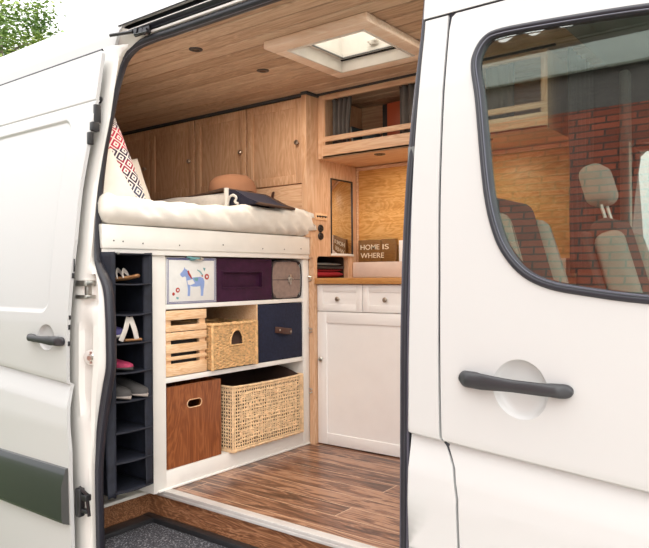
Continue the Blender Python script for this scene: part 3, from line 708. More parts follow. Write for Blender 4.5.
# mattress with its sheet
def cloth_block(y0, y1, x0, x1, z0, z1, amp, nr=0):
    bm = NB(); ny = 120
    # profile from the back top, over the front edge, and under
    P = []
    for i in range(6): P.append((x0+(x1-.05-x0)*i/5, z1))
    for k in range(1, 12):
        a = PI/2-k*PI/12; P.append((x1-.05+.062*math.cos(a), (z0+z1)/2+(z1-z0)/2*math.copysign(abs(math.sin(a))**.8, math.sin(a))))
    P.append((x1-.05, z0)); P.append((x0, z0))
    rows = []
    for j in range(ny+1):
        t = j/ny; y = y0+(y1-y0)*t
        e = min(t*(y1-y0)/.05, (1-t)*(y1-y0)/.05, 1); e = math.sqrt(max(0, 1-(1-e)**2))
        ring = []
        for (x, z) in P:
            zz = (z0+z1)/2+(z-(z0+z1)/2)*(.35+.65*e); xx = x-(1-e)*.03
            q = Vector((xx*3, y*3.2+zz*4, zz*9)); w = noise.noise(q)*amp+noise.noise(q*2.7)*amp*.5+noise.noise(Vector((xx*9, (y+zz*1.2)*24, zz*14)))*amp*.5
            # diagonal drag folds near the right end
            k = ss(2.35, 2.9, y); fold = math.sin((y*1.0+zz*1.6)*62+noise.noise(q)*3)*.0095*k*(x > x1-.2)
            fr_ = 1 if x > x1-.25 else .3
            xx += (w*.9+fold)*fr_*(z > z0+.004); zz += (w*.8)*(z > z0+.03) + .018*ss(2.5, 2.85, y)*(z > (z0+z1)/2)
            yy = y
            if xx < -2.326: yy = min(yy, 2.893)
            if xx < -2.47: yy = max(yy, 1.70)
            ring.append(bm.verts.new((xx, yy, zz)))
        rows.append(ring)
    n = len(P)
    for A, B in zip(rows, rows[1:]):
        for i in range(n): bm.faces.new((A[i], A[(i+1) % n], B[(i+1) % n], B[i]))
    bm.faces.new(rows[0]); bm.faces.new(rows[-1][::-1]); fixn(bm); return bm
o = O('mattress', cloth_block(1.603, 2.99, -4.36, -2.322, 1.166, 1.292, .021), M['linen'], smooth=80, loc=(-3.3, 2.3, 1.166))
# right end must stay in front of the partition: the mattress is shaped to the platform
tag(o, 'mattress under a rumpled cream sheet on the bed platform', 'mattress')

def cushion(name, mat, w, h, th, loc, rot, label, cat='pillow', group=None, amp=.004, sq=3.0):
    bm = NB(); n = 26; F = []; B_ = []
    for i in range(n+1):
        fa = []; ba = []
        for j in range(n+1):
            a = -1+2*i/n; b = -1+2*j/n
            k = ((1-abs(a)**sq)*(1-abs(b)**sq)); d = max(0, k)**.45*th/2
            pin = 1-.06*(1-abs(a)**2)*abs(b)**3; pin2 = 1-.06*(1-abs(b)**2)*abs(a)**3
            x = a*w/2*pin2; y = b*h/2*pin
            w_ = noise.noise(Vector((x*14, y*14, loc[0]*5)))*amp
            fa.append(bm.verts.new((x, y, d+w_*(d > 0)))); ba.append(bm.verts.new((x, y, -d+w_*(d > 0))) if 0 < i < n and 0 < j < n else fa[-1])
        F.append(fa); B_.append(ba)
    for i in range(n):
        for j in range(n):
            bm.faces.new((F[i][j], F[i+1][j], F[i+1][j+1], F[i][j+1]))
            q = (B_[i][j+1], B_[i+1][j+1], B_[i+1][j], B_[i][j])
            if len(set(q)) == 4:
                try: bm.faces.new(q)
                except ValueError: pass
    fixn(bm)
    o = O(name, bm, mat, local=True, smooth=85); o.location = loc; o.rotation_euler = rot; o.scale = (1, 1, 1)
    return tag(o, label, cat, group)
# local x = width, local y = up, local z = face normal. face towards +x: Rz(90) Rx(90)
def stand(loc, yaw_, tilt, spin): return (Matrix.Rotation(R(yaw_), 4, 'Z') @ Matrix.Rotation(R(90-tilt), 4, 'X') @ Matrix.Rotation(R(spin), 4, 'Z')).to_euler()
cushion('cushion', M['folk'], .38, .46, .15, (-2.72, 1.828, 1.462), stand(0, 78, 16, 14), 'cushion with red, black and white diamond folk pattern leaning in the bed corner')
cushion('pillow', M['linen'], .30, .26, .12, (-2.54, 1.700, 1.345), stand(0, 72, 12, 24), 'plain cream pillow slumped in front of the diamond patterned cushion')
cushion('pillow', M['linen'], .26, .28, .10, (-2.90, 2.105, 1.420), stand(0, 76, 18, 10), 'small white pillow propped behind the diamond patterned cushion')
cushion('cushion', M['folk2'], .30, .26, .10, (-3.02, 2.16, 1.400), stand(0, 76, 20, 20), 'orange and blue patterned cushion furthest back behind the white pillow')

# folded blanket with navy patterned lining
bl = T('folded_blanket', 'white wool blanket with a navy patterned underside, folded on the bed', 'blanket', (-2.8, 2.6, 1.285))
def slab(bm, x0, x1, y0, y1, z0, z1, amp, sx=0, mat=0, nose=.02):
    nx = 40; rings = []
    for i in range(nx+1):
        t = i/nx; x = x0+(x1-x0)*t; ring = []
        za = z0+(z1-z0)*1.0; sc = min(1, (1-t)*(x1-x0)/nose+.3, t*(x1-x0)/nose+.3)
        for k in range(20):
            a = 2*PI*k/20; ca, sa = math.cos(a), math.sin(a)
            y = (y0+y1)/2+(y1-y0)/2*math.copysign(abs(ca)**.5, ca); z = (z0+z1)/2+(z1-z0)/2*sc*math.copysign(abs(sa)**.6, sa)
            w = noise.noise(Vector((x*6, y*8, z*10)))*amp
            ring.append(bm.verts.new((x+sx*(z-z0), y+w, z+w+sx*0)))
        rings.append(ring)
    for A, B in zip(rings, rings[1:]):
        for k in range(20): bm.faces.new((A[k], A[(k+1) % 20], B[(k+1) % 20], B[k])).material_index = mat
    for g in (rings[0][::-1], rings[-1]): bm.faces.new(g).material_index = mat
bm = NB(); slab(bm, -3.35, -2.475, 2.44, 2.80, 1.29, 1.392, .008); fixn(bm); O('fold', bm, M['blanket'], bl, smooth=80)
bm = NB()
pts = [(-2.85, 2.50, 1.392), (-2.66, 2.47, 1.400), (-2.50, 2.44, 1.405), (-2.42, 2.44, 1.380), (-2.33, 2.45, 1.335), (-2.27, 2.46, 1.312)]
pp = cr(pts, 6); A = []; B = []
for p in pp: A.append(bm.verts.new(p)); B.append(bm.verts.new(p+Vector((-.04, .32, 0))))
for i in range(len(pp)-1): bm.faces.new((A[i], A[i+1], B[i+1], B[i]))
fixn(bm); O('top_fold', bm, M['brownw'], bl, smooth=80, solid=.012)
bm = NB(); poly(bm, [(-2.475, 2.435, 1.395), (-2.42, 2.435, 1.385), (-2.34, 2.445, 1.34), (-2.28, 2.455, 1.315), (-2.40, 2.45, 1.30), (-2.47, 2.44, 1.31)], (-.03, .26, 0)); fixn(bm); O('lining', bm, M['navyw'], bl)
bm = NB(); tube(bm, cr([(-2.47, 2.428, 1.315), (-2.455, 2.428, 1.35), (-2.43, 2.43, 1.36), (-2.41, 2.432, 1.345), (-2.42, 2.432, 1.325), (-2.40, 2.434, 1.315)], 4), .007, 6); tube(bm, [(-2.478, 2.43, 1.30), (-2.478, 2.43, 1.40)], .013, 8); O('trim_pattern', bm, M['blanket'], bl)
bm = NB(); lathe(bm, [(.15, 0), (.152, .04), (.14, .09), (.11, .125), (.05, .14), (.0, .142)], Matrix.Translation((-2.66, 2.66, 1.395)) @ Matrix.Rotation(R(-8), 4, 'Y') @ Matrix.Scale(.75, 4, (1, 0, 0)) @ Matrix.Scale(.8, 4, (0, 0, 1)), 32)
for v in bm.verts: v.co += Vector((0, 0, noise.noise(v.co*9)*.008))
o = O('felt_bundle', bm, M['tan'], smooth=70, loc=(-2.66, 2.66, 1.39)); tag(o, 'rounded tan felt bundle lying on the folded white blanket', 'bundle')

# ================================================================== SHOE ORGANISER AND SHOES
og = T('hanging_organiser', 'dark navy fabric hanging shoe organiser with eight open pockets beside the shelf unit', 'organiser', (-2.45, 1.72, .08))
ZS = [1.045, .922, .798, .678, .560, .446, .318, .198, .080]
YA, YB, XF, XB = 1.627, 1.812, -2.30, -2.60
def fab(bm, quad, amp, nu=10, nv=16, th=.004):
    a, b, c_, d = [Vector(p) for p in quad]; nn = (b-a).cross(d-a).normalized(); G = []
    for i in range(nu+1):
        row = []
        for j in range(nv+1):
            p = a.lerp(b, i/nu).lerp(d.lerp(c_, i/nu), j/nv)
            e = min(i, nu-i, j, nv-j); row.append(bm.verts.new(p+nn*noise.noise(p*11)*amp*min(1, e/2)))
        G.append(row)
    for i in range(nu):
        for j in range(nv): bm.faces.new((G[i][j], G[i+1][j], G[i+1][j+1], G[i][j+1]))
for nm, y, zb in (('side_panel', YA, .06), ('side_panel', YB, .075)):
    bm = NB(); fab(bm, [(XB, y, zb), (XF, y, zb), (XF, y, 1.05), (XB, y, 1.05)], .012, 10, 40); O(nm, bm, M['orgn'], og, smooth=70, solid=.004)
bm = NB(); fab(bm, [(XB+.02, YA, .07), (XB+.02, YB, .07), (XB+.02, YB, 1.05), (XB+.02, YA, 1.05)], .004); O('back_panel', bm, M['orgn'], og, smooth=70, solid=.004)
bm = NB(); fab(bm, [(XF+.004, 1.775, .08), (XF+.001, YB, .08), (XF+.001, YB, 1.045), (XF-.03, 1.785, 1.045)], .006, 4, 50); O('side_pocket', bm, M['orgn'], og, smooth=70, solid=.003)
bm = NB(); fab(bm, [(XF-.01, 1.60, .06), (XF+.002, YA+.004, .07), (XF+.002, YA+.004, 1.05), (XF-.07, 1.585, 1.05)], .010, 4, 50); O('side_pocket', bm, M['orgn'], og, smooth=70, solid=.003)
for k, z in enumerate(ZS):
    sag = .002+.002*((k*37) % 3)
    bm = NB(); G = []
    for i in range(9):
        row = []
        for j in range(9):
            x = XB+.02+(XF-XB-.02)*i/8; y = YA+(YB-YA)*j/8; row.append(bm.verts.new((x, y, z-sag*math.sin(PI*j/8)*(1 if k else 0))))
        G.append(row)
    for i in range(8):
        for j in range(8): bm.faces.new((G[i][j], G[i+1][j], G[i+1][j+1], G[i][j+1]))
    s_ = O('pocket_shelf', bm, M['orgn'], og, smooth=70, solid=.004)
    bm = NB(); tube(bm, [(XF+.001, YA+(YB-YA)*j/8, z-.002-sag*math.sin(PI*j/8)*(1 if k else 0)) for j in range(9)], .0036, 6); O('piping', bm, M['orgn'], s_)
bm = NB(); lathe(bm, [(.006, -.004), (.006, .003), (.0, .004)], face((XF+.01, 1.64, 1.045), '+x'), 10); O('snap_button', bm, M['steel'], og)

def shoe(name, loc, rot, up, sole, label, L=.24, wd=.085, ht=.07, group=None, insole=None):
    """toe towards +x in local space"""
    s = T(name, label, 'shoe', loc, group, rot)
    def loft(f, n=22, m=14):
        bm = NB(); rings = []
        for i in range(n+1):
            t_ = i/n; x = -L/2+L*t_
            e = math.sqrt(max(0, 1-(2*max(0, .12-t_)/.24*1.0)**2)) if t_ < .12 else (math.sqrt(max(0, 1-((t_-.75)/.25)**2)) if t_ > .75 else 1)
            rings.append(f(bm, x, t_, max(.12, e)))
        for A, B in zip(rings, rings[1:]):
            for k in range(len(A)): bm.faces.new((A[k], A[(k+1) % len(A)], B[(k+1) % len(A)], B[k]))
        bm.faces.new(rings[0]); bm.faces.new(rings[-1][::-1]); fixn(bm); return bm
    def wid(t_): return wd/2*(.74+.26*math.sin(PI*min(1, max(0, (t_-.1)/.9)))**1.0+(.06 if t_ > .55 else 0))
    def fs(bm, x, t_, e):
        w = wid(t_)*e*1.04; return [bm.verts.new((x, w*math.cos(a), .009+.009*math.sin(a))) for a in [2*PI*k/14 for k in range(14)]]
    def fu(bm, x, t_, e):
        w = wid(t_)*e*.96; h = ht*ip([(0, .85), (.15, 1), (.32, .82), (.5, .72), (.75, .5), (1, .36)], t_)*(.55+.45*e)
        return [bm.verts.new((x, w*math.copysign(abs(math.cos(a))**.75, math.cos(a)), .014+h*max(0, math.sin(a))**.8)) for a in [2*PI*k/14 for k in range(14)]]
    o1 = O('sole', loft(fs), sole, s, local=True, smooth=60); o2 = O('upper', loft(fu), up, s, local=True, smooth=60)
    bm = NB(); lathe(bm, [(.0, 0), (.026, 0), (.024, .003), (0, .003)], Matrix.Translation((-L*.22, 0, ht*.95+.006)) @ Matrix.Scale(1.5, 4, (1, 0, 0)), 20); O('opening', bm, insole or M['black'], s, local=True)
    ORG[s.name] = Vector(loc); return s
def sandal(name, loc, rot, label, L=.23, arch=.07):
    s = T(name, label, 'sandal', loc, None, rot)
    bm = NB()
    for sgn in (0,):
        P = cr([(-L/2, 0, .012), (-L*.3, 0, .014), (0, 0, .012), (L*.3, 0, .012), (L/2, 0, .018)], 5)
        tube(bm, P, [.030+.010*math.sin(PI*i/(len(P)-1))*1.0-(.016 if i in (0, len(P)-1) else 0) for i in range(len(P))], 12, flat=(1, .25, (0, 0, 1)))
    O('sole', bm, M['shoeb'], s, local=True, smooth=60)
    bm = NB()
    for xx, h, w in ((.055, .045, .011), (.03, .05, .010), (-.085, arch, .010)):
        pts = cr([(xx, -.036, .012), (xx-.004, -.030, h*.7), (xx-.008, 0, h), (xx-.004, .030, h*.7), (xx, .036, .012)], 5)
        tube(bm, pts, w, 8, flat=(1, .22, (1, 0, 0)))
    O('strap', bm, M['shoew'], s, local=True, smooth=60); return s
yaw0 = R(8)
sandal('sandal', (-2.405, 1.700, ZS[1]+.004), (0, R(-6), R(36)), 'cream sandal with a tan insole in the top pocket of the organiser', .22, .055)
shoe('trainer', (-2.44, 1.672, ZS[3]+.002), (0, R(-10), R(14)), M['shoep'], M['shoew'], 'violet trainer in the third pocket of the organiser', .22, .075, .085)
s = T('slide_sandal', 'pair of white strappy sandals standing upright in a tent shape in the third organiser pocket', 'sandals', (-2.325, 1.715, ZS[3]+.004))
for sy, lean in ((-1, 1), (1, -1)):
    bm = NB(); tube(bm, cr([(-2.325, 1.715+sy*.040, ZS[3]+.008), (-2.318, 1.715+sy*.022, ZS[3]+.055), (-2.322, 1.715+sy*.004, ZS[3]+.104)], 5), .012, 10, flat=(1, .35, (1, 0, 0))); O('strap', bm, M['shoew'], s)
bm = NB(); tube(bm, [(-2.335, 1.70, ZS[3]+.008), (-2.325, 1.775, ZS[3]+.008)], .010, 10, flat=(1, .6, (0, 0, 1))); O('insole', bm, M['shoeb'], s)
shoe('running_shoe', (-2.39, 1.690, ZS[4]+.002), (0, 0, R(24)), M['pinkd'], M['shoeg'], 'pink and grey running shoe in the fourth pocket of the organiser', .17, .07, .045)
shoe('suede_shoe', (-2.405, 1.674, ZS[5]+.002), (0, 0, R(12)), M['shoeg'], M['sole'], 'grey suede shoe with a pale sole, left of the pair in the fifth pocket', .23, .072, .075)
shoe('suede_shoe', (-2.400, 1.758, ZS[5]+.002), (0, 0, R(10)), M['shoeg'], M['sole'], 'grey suede shoe with a pale sole, right of the pair in the fifth pocket', .23, .072, .075)

# ================================================================== THINGS ON THE SHELVES
# printed box with the folk horse
t = T('picture_box', 'white box printed with a blue folk horse and red flowers, top shelf row', 'box', (-2.45, 2.097, .823))
bm = NB(); box(bm, -2.60, XS-.004, 1.945, 2.250, .823, 1.036, .003); O('box_body', bm, M['tile'], t)
PX = XS-.004
def yz(px, py):   # design coordinates of the printed face (0..1)
    return (PX, 1.945+.305*px, 1.036-.213*py)
bm = NB()
for a, b, m_ in ((.012, .022, 0), (.040, .047, 0)):
    for q in ((a, a, 1-a, a+b-a+.012), (a, 1-b-.006, 1-a, 1-a), (a, a, b+.002, 1-a), (1-b-.002, a, 1-a, 1-a)):
        y0, z0 = yz(q[0], q[1])[1:]; y1, z1 = yz(q[2], q[3])[1:]; box(bm, PX, PX+.0006, y0, y1, z1, z0)
O('printed_border', bm, M['inkblue'], t)
bm = NB()
def shape(bm, pts, h=.0008, off=0): poly(bm, [Vector(yz(*p))+Vector((off, 0, 0)) for p in pts], (h, 0, 0))
horse = [(.27, .39), (.265, .35), (.30, .31), (.335, .26), (.345, .21), (.365, .255), (.395, .265), (.415, .32), (.43, .40), (.47, .44), (.56, .43), (.66, .42), (.72, .45), (.745, .52), (.74, .62), (.725, .70), (.715, .84), (.67, .84), (.672, .72), (.66, .62), (.58, .635), (.50, .63), (.46, .61), (.455, .72), (.45, .835), (.405, .835), (.412, .70), (.40, .58), (.385, .50), (.375, .42), (.345, .41), (.31, .43)]
shape(bm, horse); fixn(bm); O('printed_horse', bm, M['blue'], t)
bm = NB()
def disc(bm, cx, cy, r, off=0, n=12): shape(bm, [(cx+r*.70*math.cos(2*PI*k/n), cy+r*math.sin(2*PI*k/n)) for k in range(n)], .0008, off)
for cx, cy, r in ((.795, .42, .065), (.215, .70, .055), (.135, .78, .035), (.70, .40, .02)):
    bm = NB(); disc(bm, cx, cy, r); fixn(bm); O('printed_flower', bm, M['red'], t)
bm = NB()
shape(bm, [(.40, .29), (.43, .28), (.445, .34), (.47, .38), (.50, .47), (.47, .45), (.42, .37)], .0006, .0008)
fixn(bm); O('printed_harness', bm, M['red'], t)
for q_ in ((.795, .42, .026, .0006), (.215, .70, .022, .0006)):
    bm = NB(); disc(bm, *q_); fixn(bm); O('flower_centre', bm, M['tile'], t)
bm = NB(); shape(bm, [(.40, .50), (.50, .47), (.55, .56), (.46, .60), (.41, .58)], .0006, .0008); fixn(bm); O('printed_saddle', bm, M['tile'], t)
for q_ in ([(.60, .26), (.66, .29), (.72, .38), (.70, .39), (.65, .32), (.60, .28)], [(.72, .22), (.77, .23), (.75, .30), (.73, .26)], [(.19, .84), (.24, .86), (.22, .90), (.185, .88)]):
    bm = NB(); shape(bm, q_); fixn(bm); O('printed_leaf', bm, M['green'], t)
bm = NB(); shape(bm, [(.53, .44), (.62, .44), (.60, .52), (.55, .50)], .0006, .0008); fixn(bm); O('printed_blanket', bm, M['green'], t)
bm = NB(); box(bm, PX-.01, PX+.012, 2.080, 2.105, 1.022, 1.034, .003); tube(bm, [(PX+.006, 2.06, 1.040), (PX+.014, 2.10, 1.030), (PX+.006, 2.135, 1.032)], .006, 8); O('bag_clip', bm, M['green'], t)
bm = NB(); tube(bm, [(PX+.012, 2.105, 1.028), (PX+.014, 2.125, 1.024), (PX+.012, 2.155, 1.030), (PX+.004, 2.16, 1.036), (PX+.006, 2.11, 1.036)], .0045, 8); O('clip_spring', bm, M['steel'], t)

t = T('drawer_box', 'deep purple wooden box with a recessed front panel, top shelf row', 'box', (-2.5, 2.45, .823))
bm = NB(); X = XS-.008
for q in ((2.254, 2.652, .823, .893), (2.254, 2.652, .966, 1.036), (2.254, 2.298, .893, .966), (2.572, 2.652, .893, .966)): box(bm, -2.62, X, q[0], q[1], q[2], q[3])
box(bm, -2.62, X-.016, 2.298, 2.572, .893, .966); bmesh.ops.remove_doubles(bm, verts=bm.verts, dist=1e-5); O('box_body', bm, M['purple'], t)
bm = NB()
for q in ((2.290, 2.580, .885, .893), (2.290, 2.580, .966, .974), (2.290, 2.298, .893, .966), (2.572, 2.580, .893, .966)): box(bm, X-.002, X+.003, *q, .0015)
O('recess_moulding', bm, M['purple'], t)

t = T('vanity_case', 'small taupe case with dark rounded corners and a metal clasp, top shelf row', 'case', (-2.46, 2.775, .823))
bm = NB(); a0, a1, b0, b1 = 2.658, 2.896, .826, 1.026; c_ = .035
oc = [(a0+c_, b0), (a1-c_, b0), (a1, b0+c_), (a1, b1-c_), (a1-c_, b1), (a0+c_, b1), (a0, b1-c_), (a0, b0+c_)]
poly(bm, [(-2.60, y, z) for y, z in oc], (.226, 0, 0)); fixn(bm); bmesh.ops.bevel(bm, geom=[e for e in bm.edges], offset=.004, segments=2, affect='EDGES'); O('case_body', bm, M['casef'], t)
bm = NB(); tube(bm, cr([(-2.372, y, z) for y, z in oc], 3, True), .0038, 6, True)
for (y, z) in ((a0+.012, b0+.012), (a1-.012, b0+.012), (a1-.012, b1-.012), (a0+.012, b1-.012)): box(bm, -2.60, -2.379, y-.008, y+.008, z-.008, z+.008, .003)
O('corner_trim', bm, M['caseb'], t)
bm = NB(); box(bm, -2.375, -2.3725, a0+.004, a1-.004, .925, .928); O('lid_seam', bm, M['caseb'], t)
bm = NB(); box(bm, -2.375, -2.366, 2.788, 2.815, .915, .94, .002); box(bm, -2.375, -2.364, 2.795, 2.808, .90, .955, .002); lathe(bm, [(.006, 0), (.006, .006), (0, .008)], face((-2.366, 2.802, .928), '+x'), 12); tube(bm, [(-2.368, 2.78, .932), (-2.362, 2.80, .938), (-2.368, 2.825, .930)], .003, 6); O('clasp', bm, M['steel'], t)

# slatted crate
t = T('slatted_crate', 'pale pine slatted crate in the middle shelf row', 'crate', (-2.45, 2.06, .498))
Y0, Y1, X0, X1 = 1.942, 2.184, -2.66, -2.366
zs_ = [(.502, .566), (.581, .620), (.634, .682), (.696, .736), (.752, .795)] if False else [(.501, .556), (.571, .588), (.603, .643), (.661, .6965), (.700, .728), (.752, .795)]
for (a, b) in zs_:
    bm = NB(); box(bm, X1-.010, X1, Y0, Y1, a, b, .002); o = O('front_slat', bm, M['rawbox'], t)
for (a, b) in zs_:
    bm = NB(); box(bm, X0, X1-.010, Y1-.009, Y1, a, b, .002); O('side_slat', bm, M['rawbox'], t)
for (y_, x_) in ((Y0, X1-.026), (Y1-.036, X1-.026)):
    bm = NB(); box(bm, x_, x_+.016, y_, y_+.036, .500, .785, .002); O('corner_post', bm, M['rawbox'], t)
bm = NB(); box(bm, X0, X1-.026, Y0, Y1-.01, .50, .508); box(bm, X0, X0+.01, Y0, Y1, .5, .785); box(bm, X0, X1-.03, Y0, Y0+.008, .5, .785); O('crate_base', bm, M['rawbox'], t)
bm = NB(); box(bm, X0+.03, X1-.04, Y0+.02, Y1-.02, .509, .70, .02); o = O('dark_pouch', bm, M['seatd'], loc=(-2.5, 2.06, .509)); tag(o, 'dark cloth pouch showing between the slats of the pale pine crate', 'pouch')

# seagrass basket
t = T('seagrass_basket', 'twisted seagrass basket with an arched hand hole, middle shelf row', 'basket', (-2.45, 2.36, .498))
y0, y1, x0, x1 = 2.203, 2.506, -2.62, -2.348; z0, z1 = .500, .716
def basket_rows(bm, y0, y1, x0, x1, z0, z1, nrow, hole=None, seed=0):
    rr = (z1-z0)/nrow
    for k in range(nrow):
        z = z0+rr*(k+.5); ph = k % 2
        per = [(x1, y0), (x1, y1), (x0, y1), (x0, y0)]
        for s_ in range(4):
            a = Vector((*per[s_], z)); b = Vector((*per[(s_+1) % 4], z)); d = (b-a); L = d.length; nn = Vector((d.y, -d.x, 0)).normalized()
            n = int(L/.011); run = []
            def flush():
                if len(run) > 1: tube(bm, run, rr*.56, 6, flat=(.8, 1, (0, 0, 1)))
            for i in range(n+1):
                p = a.lerp(b, i/n)+nn*(.0042*math.sin(i*PI/2.0+ph*PI)+.0015*noise.noise(a*3+Vector((i, k, 0))))+Vector((0, 0, noise.noise(Vector((i*.6, k*3.1, s_)))*.0025))
                if hole and s_ == 0 and hole(p.y, z): flush(); run = []
                else: run.append(p)
            flush()
cy, cz = 2.362, .610
hole = lambda y, z: abs(y-cy) < .042 and cz < z < cz+.030+math.sqrt(max(0, .042**2-(y-cy)**2))
bm = NB(); basket_rows(bm, y0, y1, x0, x1, z0+.004, z1-.008, 25, hole); O('woven_wall', bm, M['seagrass'], t, smooth=60)
bm = NB()
for q in ((x1, y0), (x1, y1), (x0, y1), (x0, y0)): tube(bm, [(q[0], q[1], z0), (q[0], q[1], z1)], .009, 8)
pts = []
for (a, b) in (((x1, y0), (x1, y1)), ((x1, y1), (x0, y1)), ((x0, y1), (x0, y0)), ((x0, y0), (x1, y0))):
    for i in range(14): t_ = i/14; pts.append((a[0]+(b[0]-a[0])*t_, a[1]+(b[1]-a[1])*t_, z1+.002*math.sin(i*2.1)))
tube(bm, pts, .0095, 8, True); O('rim', bm, M['seagrass'], t, smooth=60)
bm = NB(); tube(bm, cr([(x1+.004, cy-.044, cz), (x1+.005, cy-.042, cz+.035), (x1+.005, cy-.024, cz+.066), (x1+.005, cy, cz+.075), (x1+.005, cy+.024, cz+.066), (x1+.005, cy+.042, cz+.035), (x1+.004, cy+.044, cz)], 4), .005, 6); tube(bm, [(x1+.004, cy-.044, cz), (x1+.004, cy+.044, cz)], .005, 6); O('hand_hole_rim', bm, M['seagrass'], t, smooth=60)
bm = NB(); box(bm, x0+.012, x1-.012, y0+.012, y1-.012, z0, z1-.05, .0); bmesh.ops.delete(bm, geom=[f for f in bm.faces if f.calc_center_median().z > z1-.06], context='FACES'); O('inner_lining', bm, M['lining'], t, solid=.003)

t = T('fabric_bin', 'dark navy fabric storage bin with a leather pull, middle shelf row', 'storage bin', (-2.5, 2.72, .498))
bm = NB(); box(bm, -2.66, XS-.003, 2.540, 2.899, .498, .798, .005)
O('bin_body', bm, M['navy'], t)
bm = NB(); tube(bm, [(XS+.0, 2.668, .662), (XS+.010, 2.685, .660), (XS+.015, 2.735, .652), (XS+.010, 2.785, .646), (XS+.0, 2.80, .643)], .0165, 12, flat=(1, .22, (1, 0, 0))); O('pull_strap', bm, M['leather'], t, smooth=50)
for yy, zz in ((2.69, .660), (2.78, .646)):
    bm = NB(); lathe(bm, [(.006, 0), (.006, .003), (0, .005)], face((XS+.013, yy, zz), '+x'), 10); O('rivet', bm, M['brass'], t)

# stained wooden box, hand hole cut through
t = T('wooden_bin', 'dark brown stained wooden bin with an oval hand hole, bottom shelf row', 'storage bin', (-2.5, 2.11, .086))
y0, y1, z0, z1, X = 1.948, 2.276, .0875, .453, XS-.006
def ovhole(cy, cz, w, h, n=8):
    out = []
    for k in range(n+1): a = -PI/2+PI*k/n; out.append((cy+w-h+h*math.cos(a), cz+h*math.sin(a)))
    for k in range(n+1): a = PI/2+PI*k/n; out.append((cy-w+h+h*math.cos(a), cz+h*math.sin(a)))
    return out
def holed(out, hole, x, th):
    bm = NB(); es = []
    for lp in (out, hole):
        vs = [bm.verts.new((x, p[0], p[1])) for p in lp]
        for i in range(len(vs)): es.append(bm.edges.new((vs[i], vs[(i+1) % len(vs)])))
    bmesh.ops.triangle_fill(bm, use_beauty=True, edges=es); r_ = bmesh.ops.extrude_face_region(bm, geom=bm.faces[:])
    bmesh.ops.translate(bm, verts=[v for v in r_['geom'] if isinstance(v, bmesh.types.BMVert)], vec=(-th, 0, 0)); fixn(bm); return bm
HO = ovhole(2.108, .362, .044, .018)
bm = holed([(y0, z0), (y1, z0), (y1, z1), (y0, z1)], HO, X, .014); O('front_panel', bm, M['brownbox'], t)
bm = NB(); box(bm, -2.68, X-.014, y0, y0+.012, z0, z1); box(bm, -2.68, X-.014, y1-.012, y1, z0, z1); box(bm, -2.69, -2.68, y0, y1, z0, z1); box(bm, -2.68, X-.014, y0+.012, y1-.012, z0, z0+.012); O('bin_body', bm, M['brownbox'], t)
bm = NB(); tube(bm, [(X+.0005, a, b) for a, b in HO], .0022, 6, True); O('hand_hole_edge', bm, M['rawbox'], t)

# rattan basket, open weave
t = T('rattan_basket', 'large open weave rattan basket with a dark lining, bottom shelf row', 'basket', (-2.5, 2.58, .086))
y0, y1, x0, x1, z0, z1 = 2.325, 2.862, -2.70, -2.338, .088, .402
def weave(bm, O_, U, V, nn, w, h, st=.0160, r=.0036, wob=.003):
    O_, U, V, nn = Vector(O_), Vector(U), Vector(V), Vector(nn); nu = int(w/st); nv = int(h/st)
    for j in range(nv+1):
        z = h*j/nv
        tube(bm, [O_+U*(w*i/nu)+V*(z+noise.noise(Vector((i*.9, j*2.3, w)))*wob)+nn*(.0028*(1 if (i+j) % 2 else -1)) for i in range(nu+1)], r, 4)
    for i in range(nu+1):
        x = w*i/nu
        tube(bm, [O_+U*(x+noise.noise(Vector((i*2.7, j*.8, h+5)))*wob)+V*(h*j/nv)+nn*(.0028*(-1 if (i+j) % 2 else 1)) for j in range(nv+1)], r, 4)
def diag(bm, O_, U, V, nn, u0, u1, v0, v1, st, r):
    """second layer of diagonal cane in the middle of the panel, where the weave is dense"""
    O_, U, V, nn = Vector(O_), Vector(U), Vector(V), Vector(nn); rnd = random.Random(5)
    n = int((u1-u0)/st); m = int((v1-v0)/st)
    for j in range(m):
        tube(bm, [O_+U*(u0+(u1-u0)*i/n)+V*(v0+(v1-v0)*(j+.5)/m+rnd.uniform(-.003, .003))+nn*(.003*(-1)**(i//2+j)+.001) for i in range(n+1)], r*rnd.uniform(.8, 1.3), 4)
    for i in range(n):
        tube(bm, [O_+U*(u0+(u1-u0)*(i+.5)/n+rnd.uniform(-.003, .003))+V*(v0+(v1-v0)*j/m)+nn*(-.003*(-1)**(i//2+j)+.001) for j in range(m+1)], r*rnd.uniform(.8, 1.3), 4)
def fw_panel(bm, O_, U, nn, w, h, dense=True):
    weave(bm, O_, U, (0, 0, 1), nn, w, h)
    if dense: diag(bm, O_, U, (0, 0, 1), nn, .050, w-.050, .042, h-.028, .0200, .0036)
bm = NB(); fw_panel(bm, (x1, y0, z0), (0, 1, 0), (1, 0, 0), y1-y0, z1-z0); O('woven_front', bm, M['rattan'], t, smooth=50)
bm = NB(); fw_panel(bm, (x0, y0, z0), (1, 0, 0), (0, -1, 0), x1-x0, z1-z0, False); O('woven_side', bm, M['rattan'], t, smooth=50)
bm = NB(); fw_panel(bm, (x0, y1, z0), (1, 0, 0), (0, 1, 0), x1-x0, z1-z0, False); fw_panel(bm, (x0, y0, z0), (0, 1, 0), (-1, 0, 0), y1-y0, z1-z0, False); O('woven_back', bm, M['rattan'], t, smooth=50)
bm = NB()
for q in ((x1, y0), (x1, y1), (x0, y1), (x0, y0)): tube(bm, [(q[0], q[1], z0), (q[0], q[1], z1)], .0062, 8)
for q in ((x1+.001, y0+.014), (x1+.001, y1-.014)): tube(bm, [(q[0], q[1], z0), (q[0], q[1], z1)], .0036, 6)
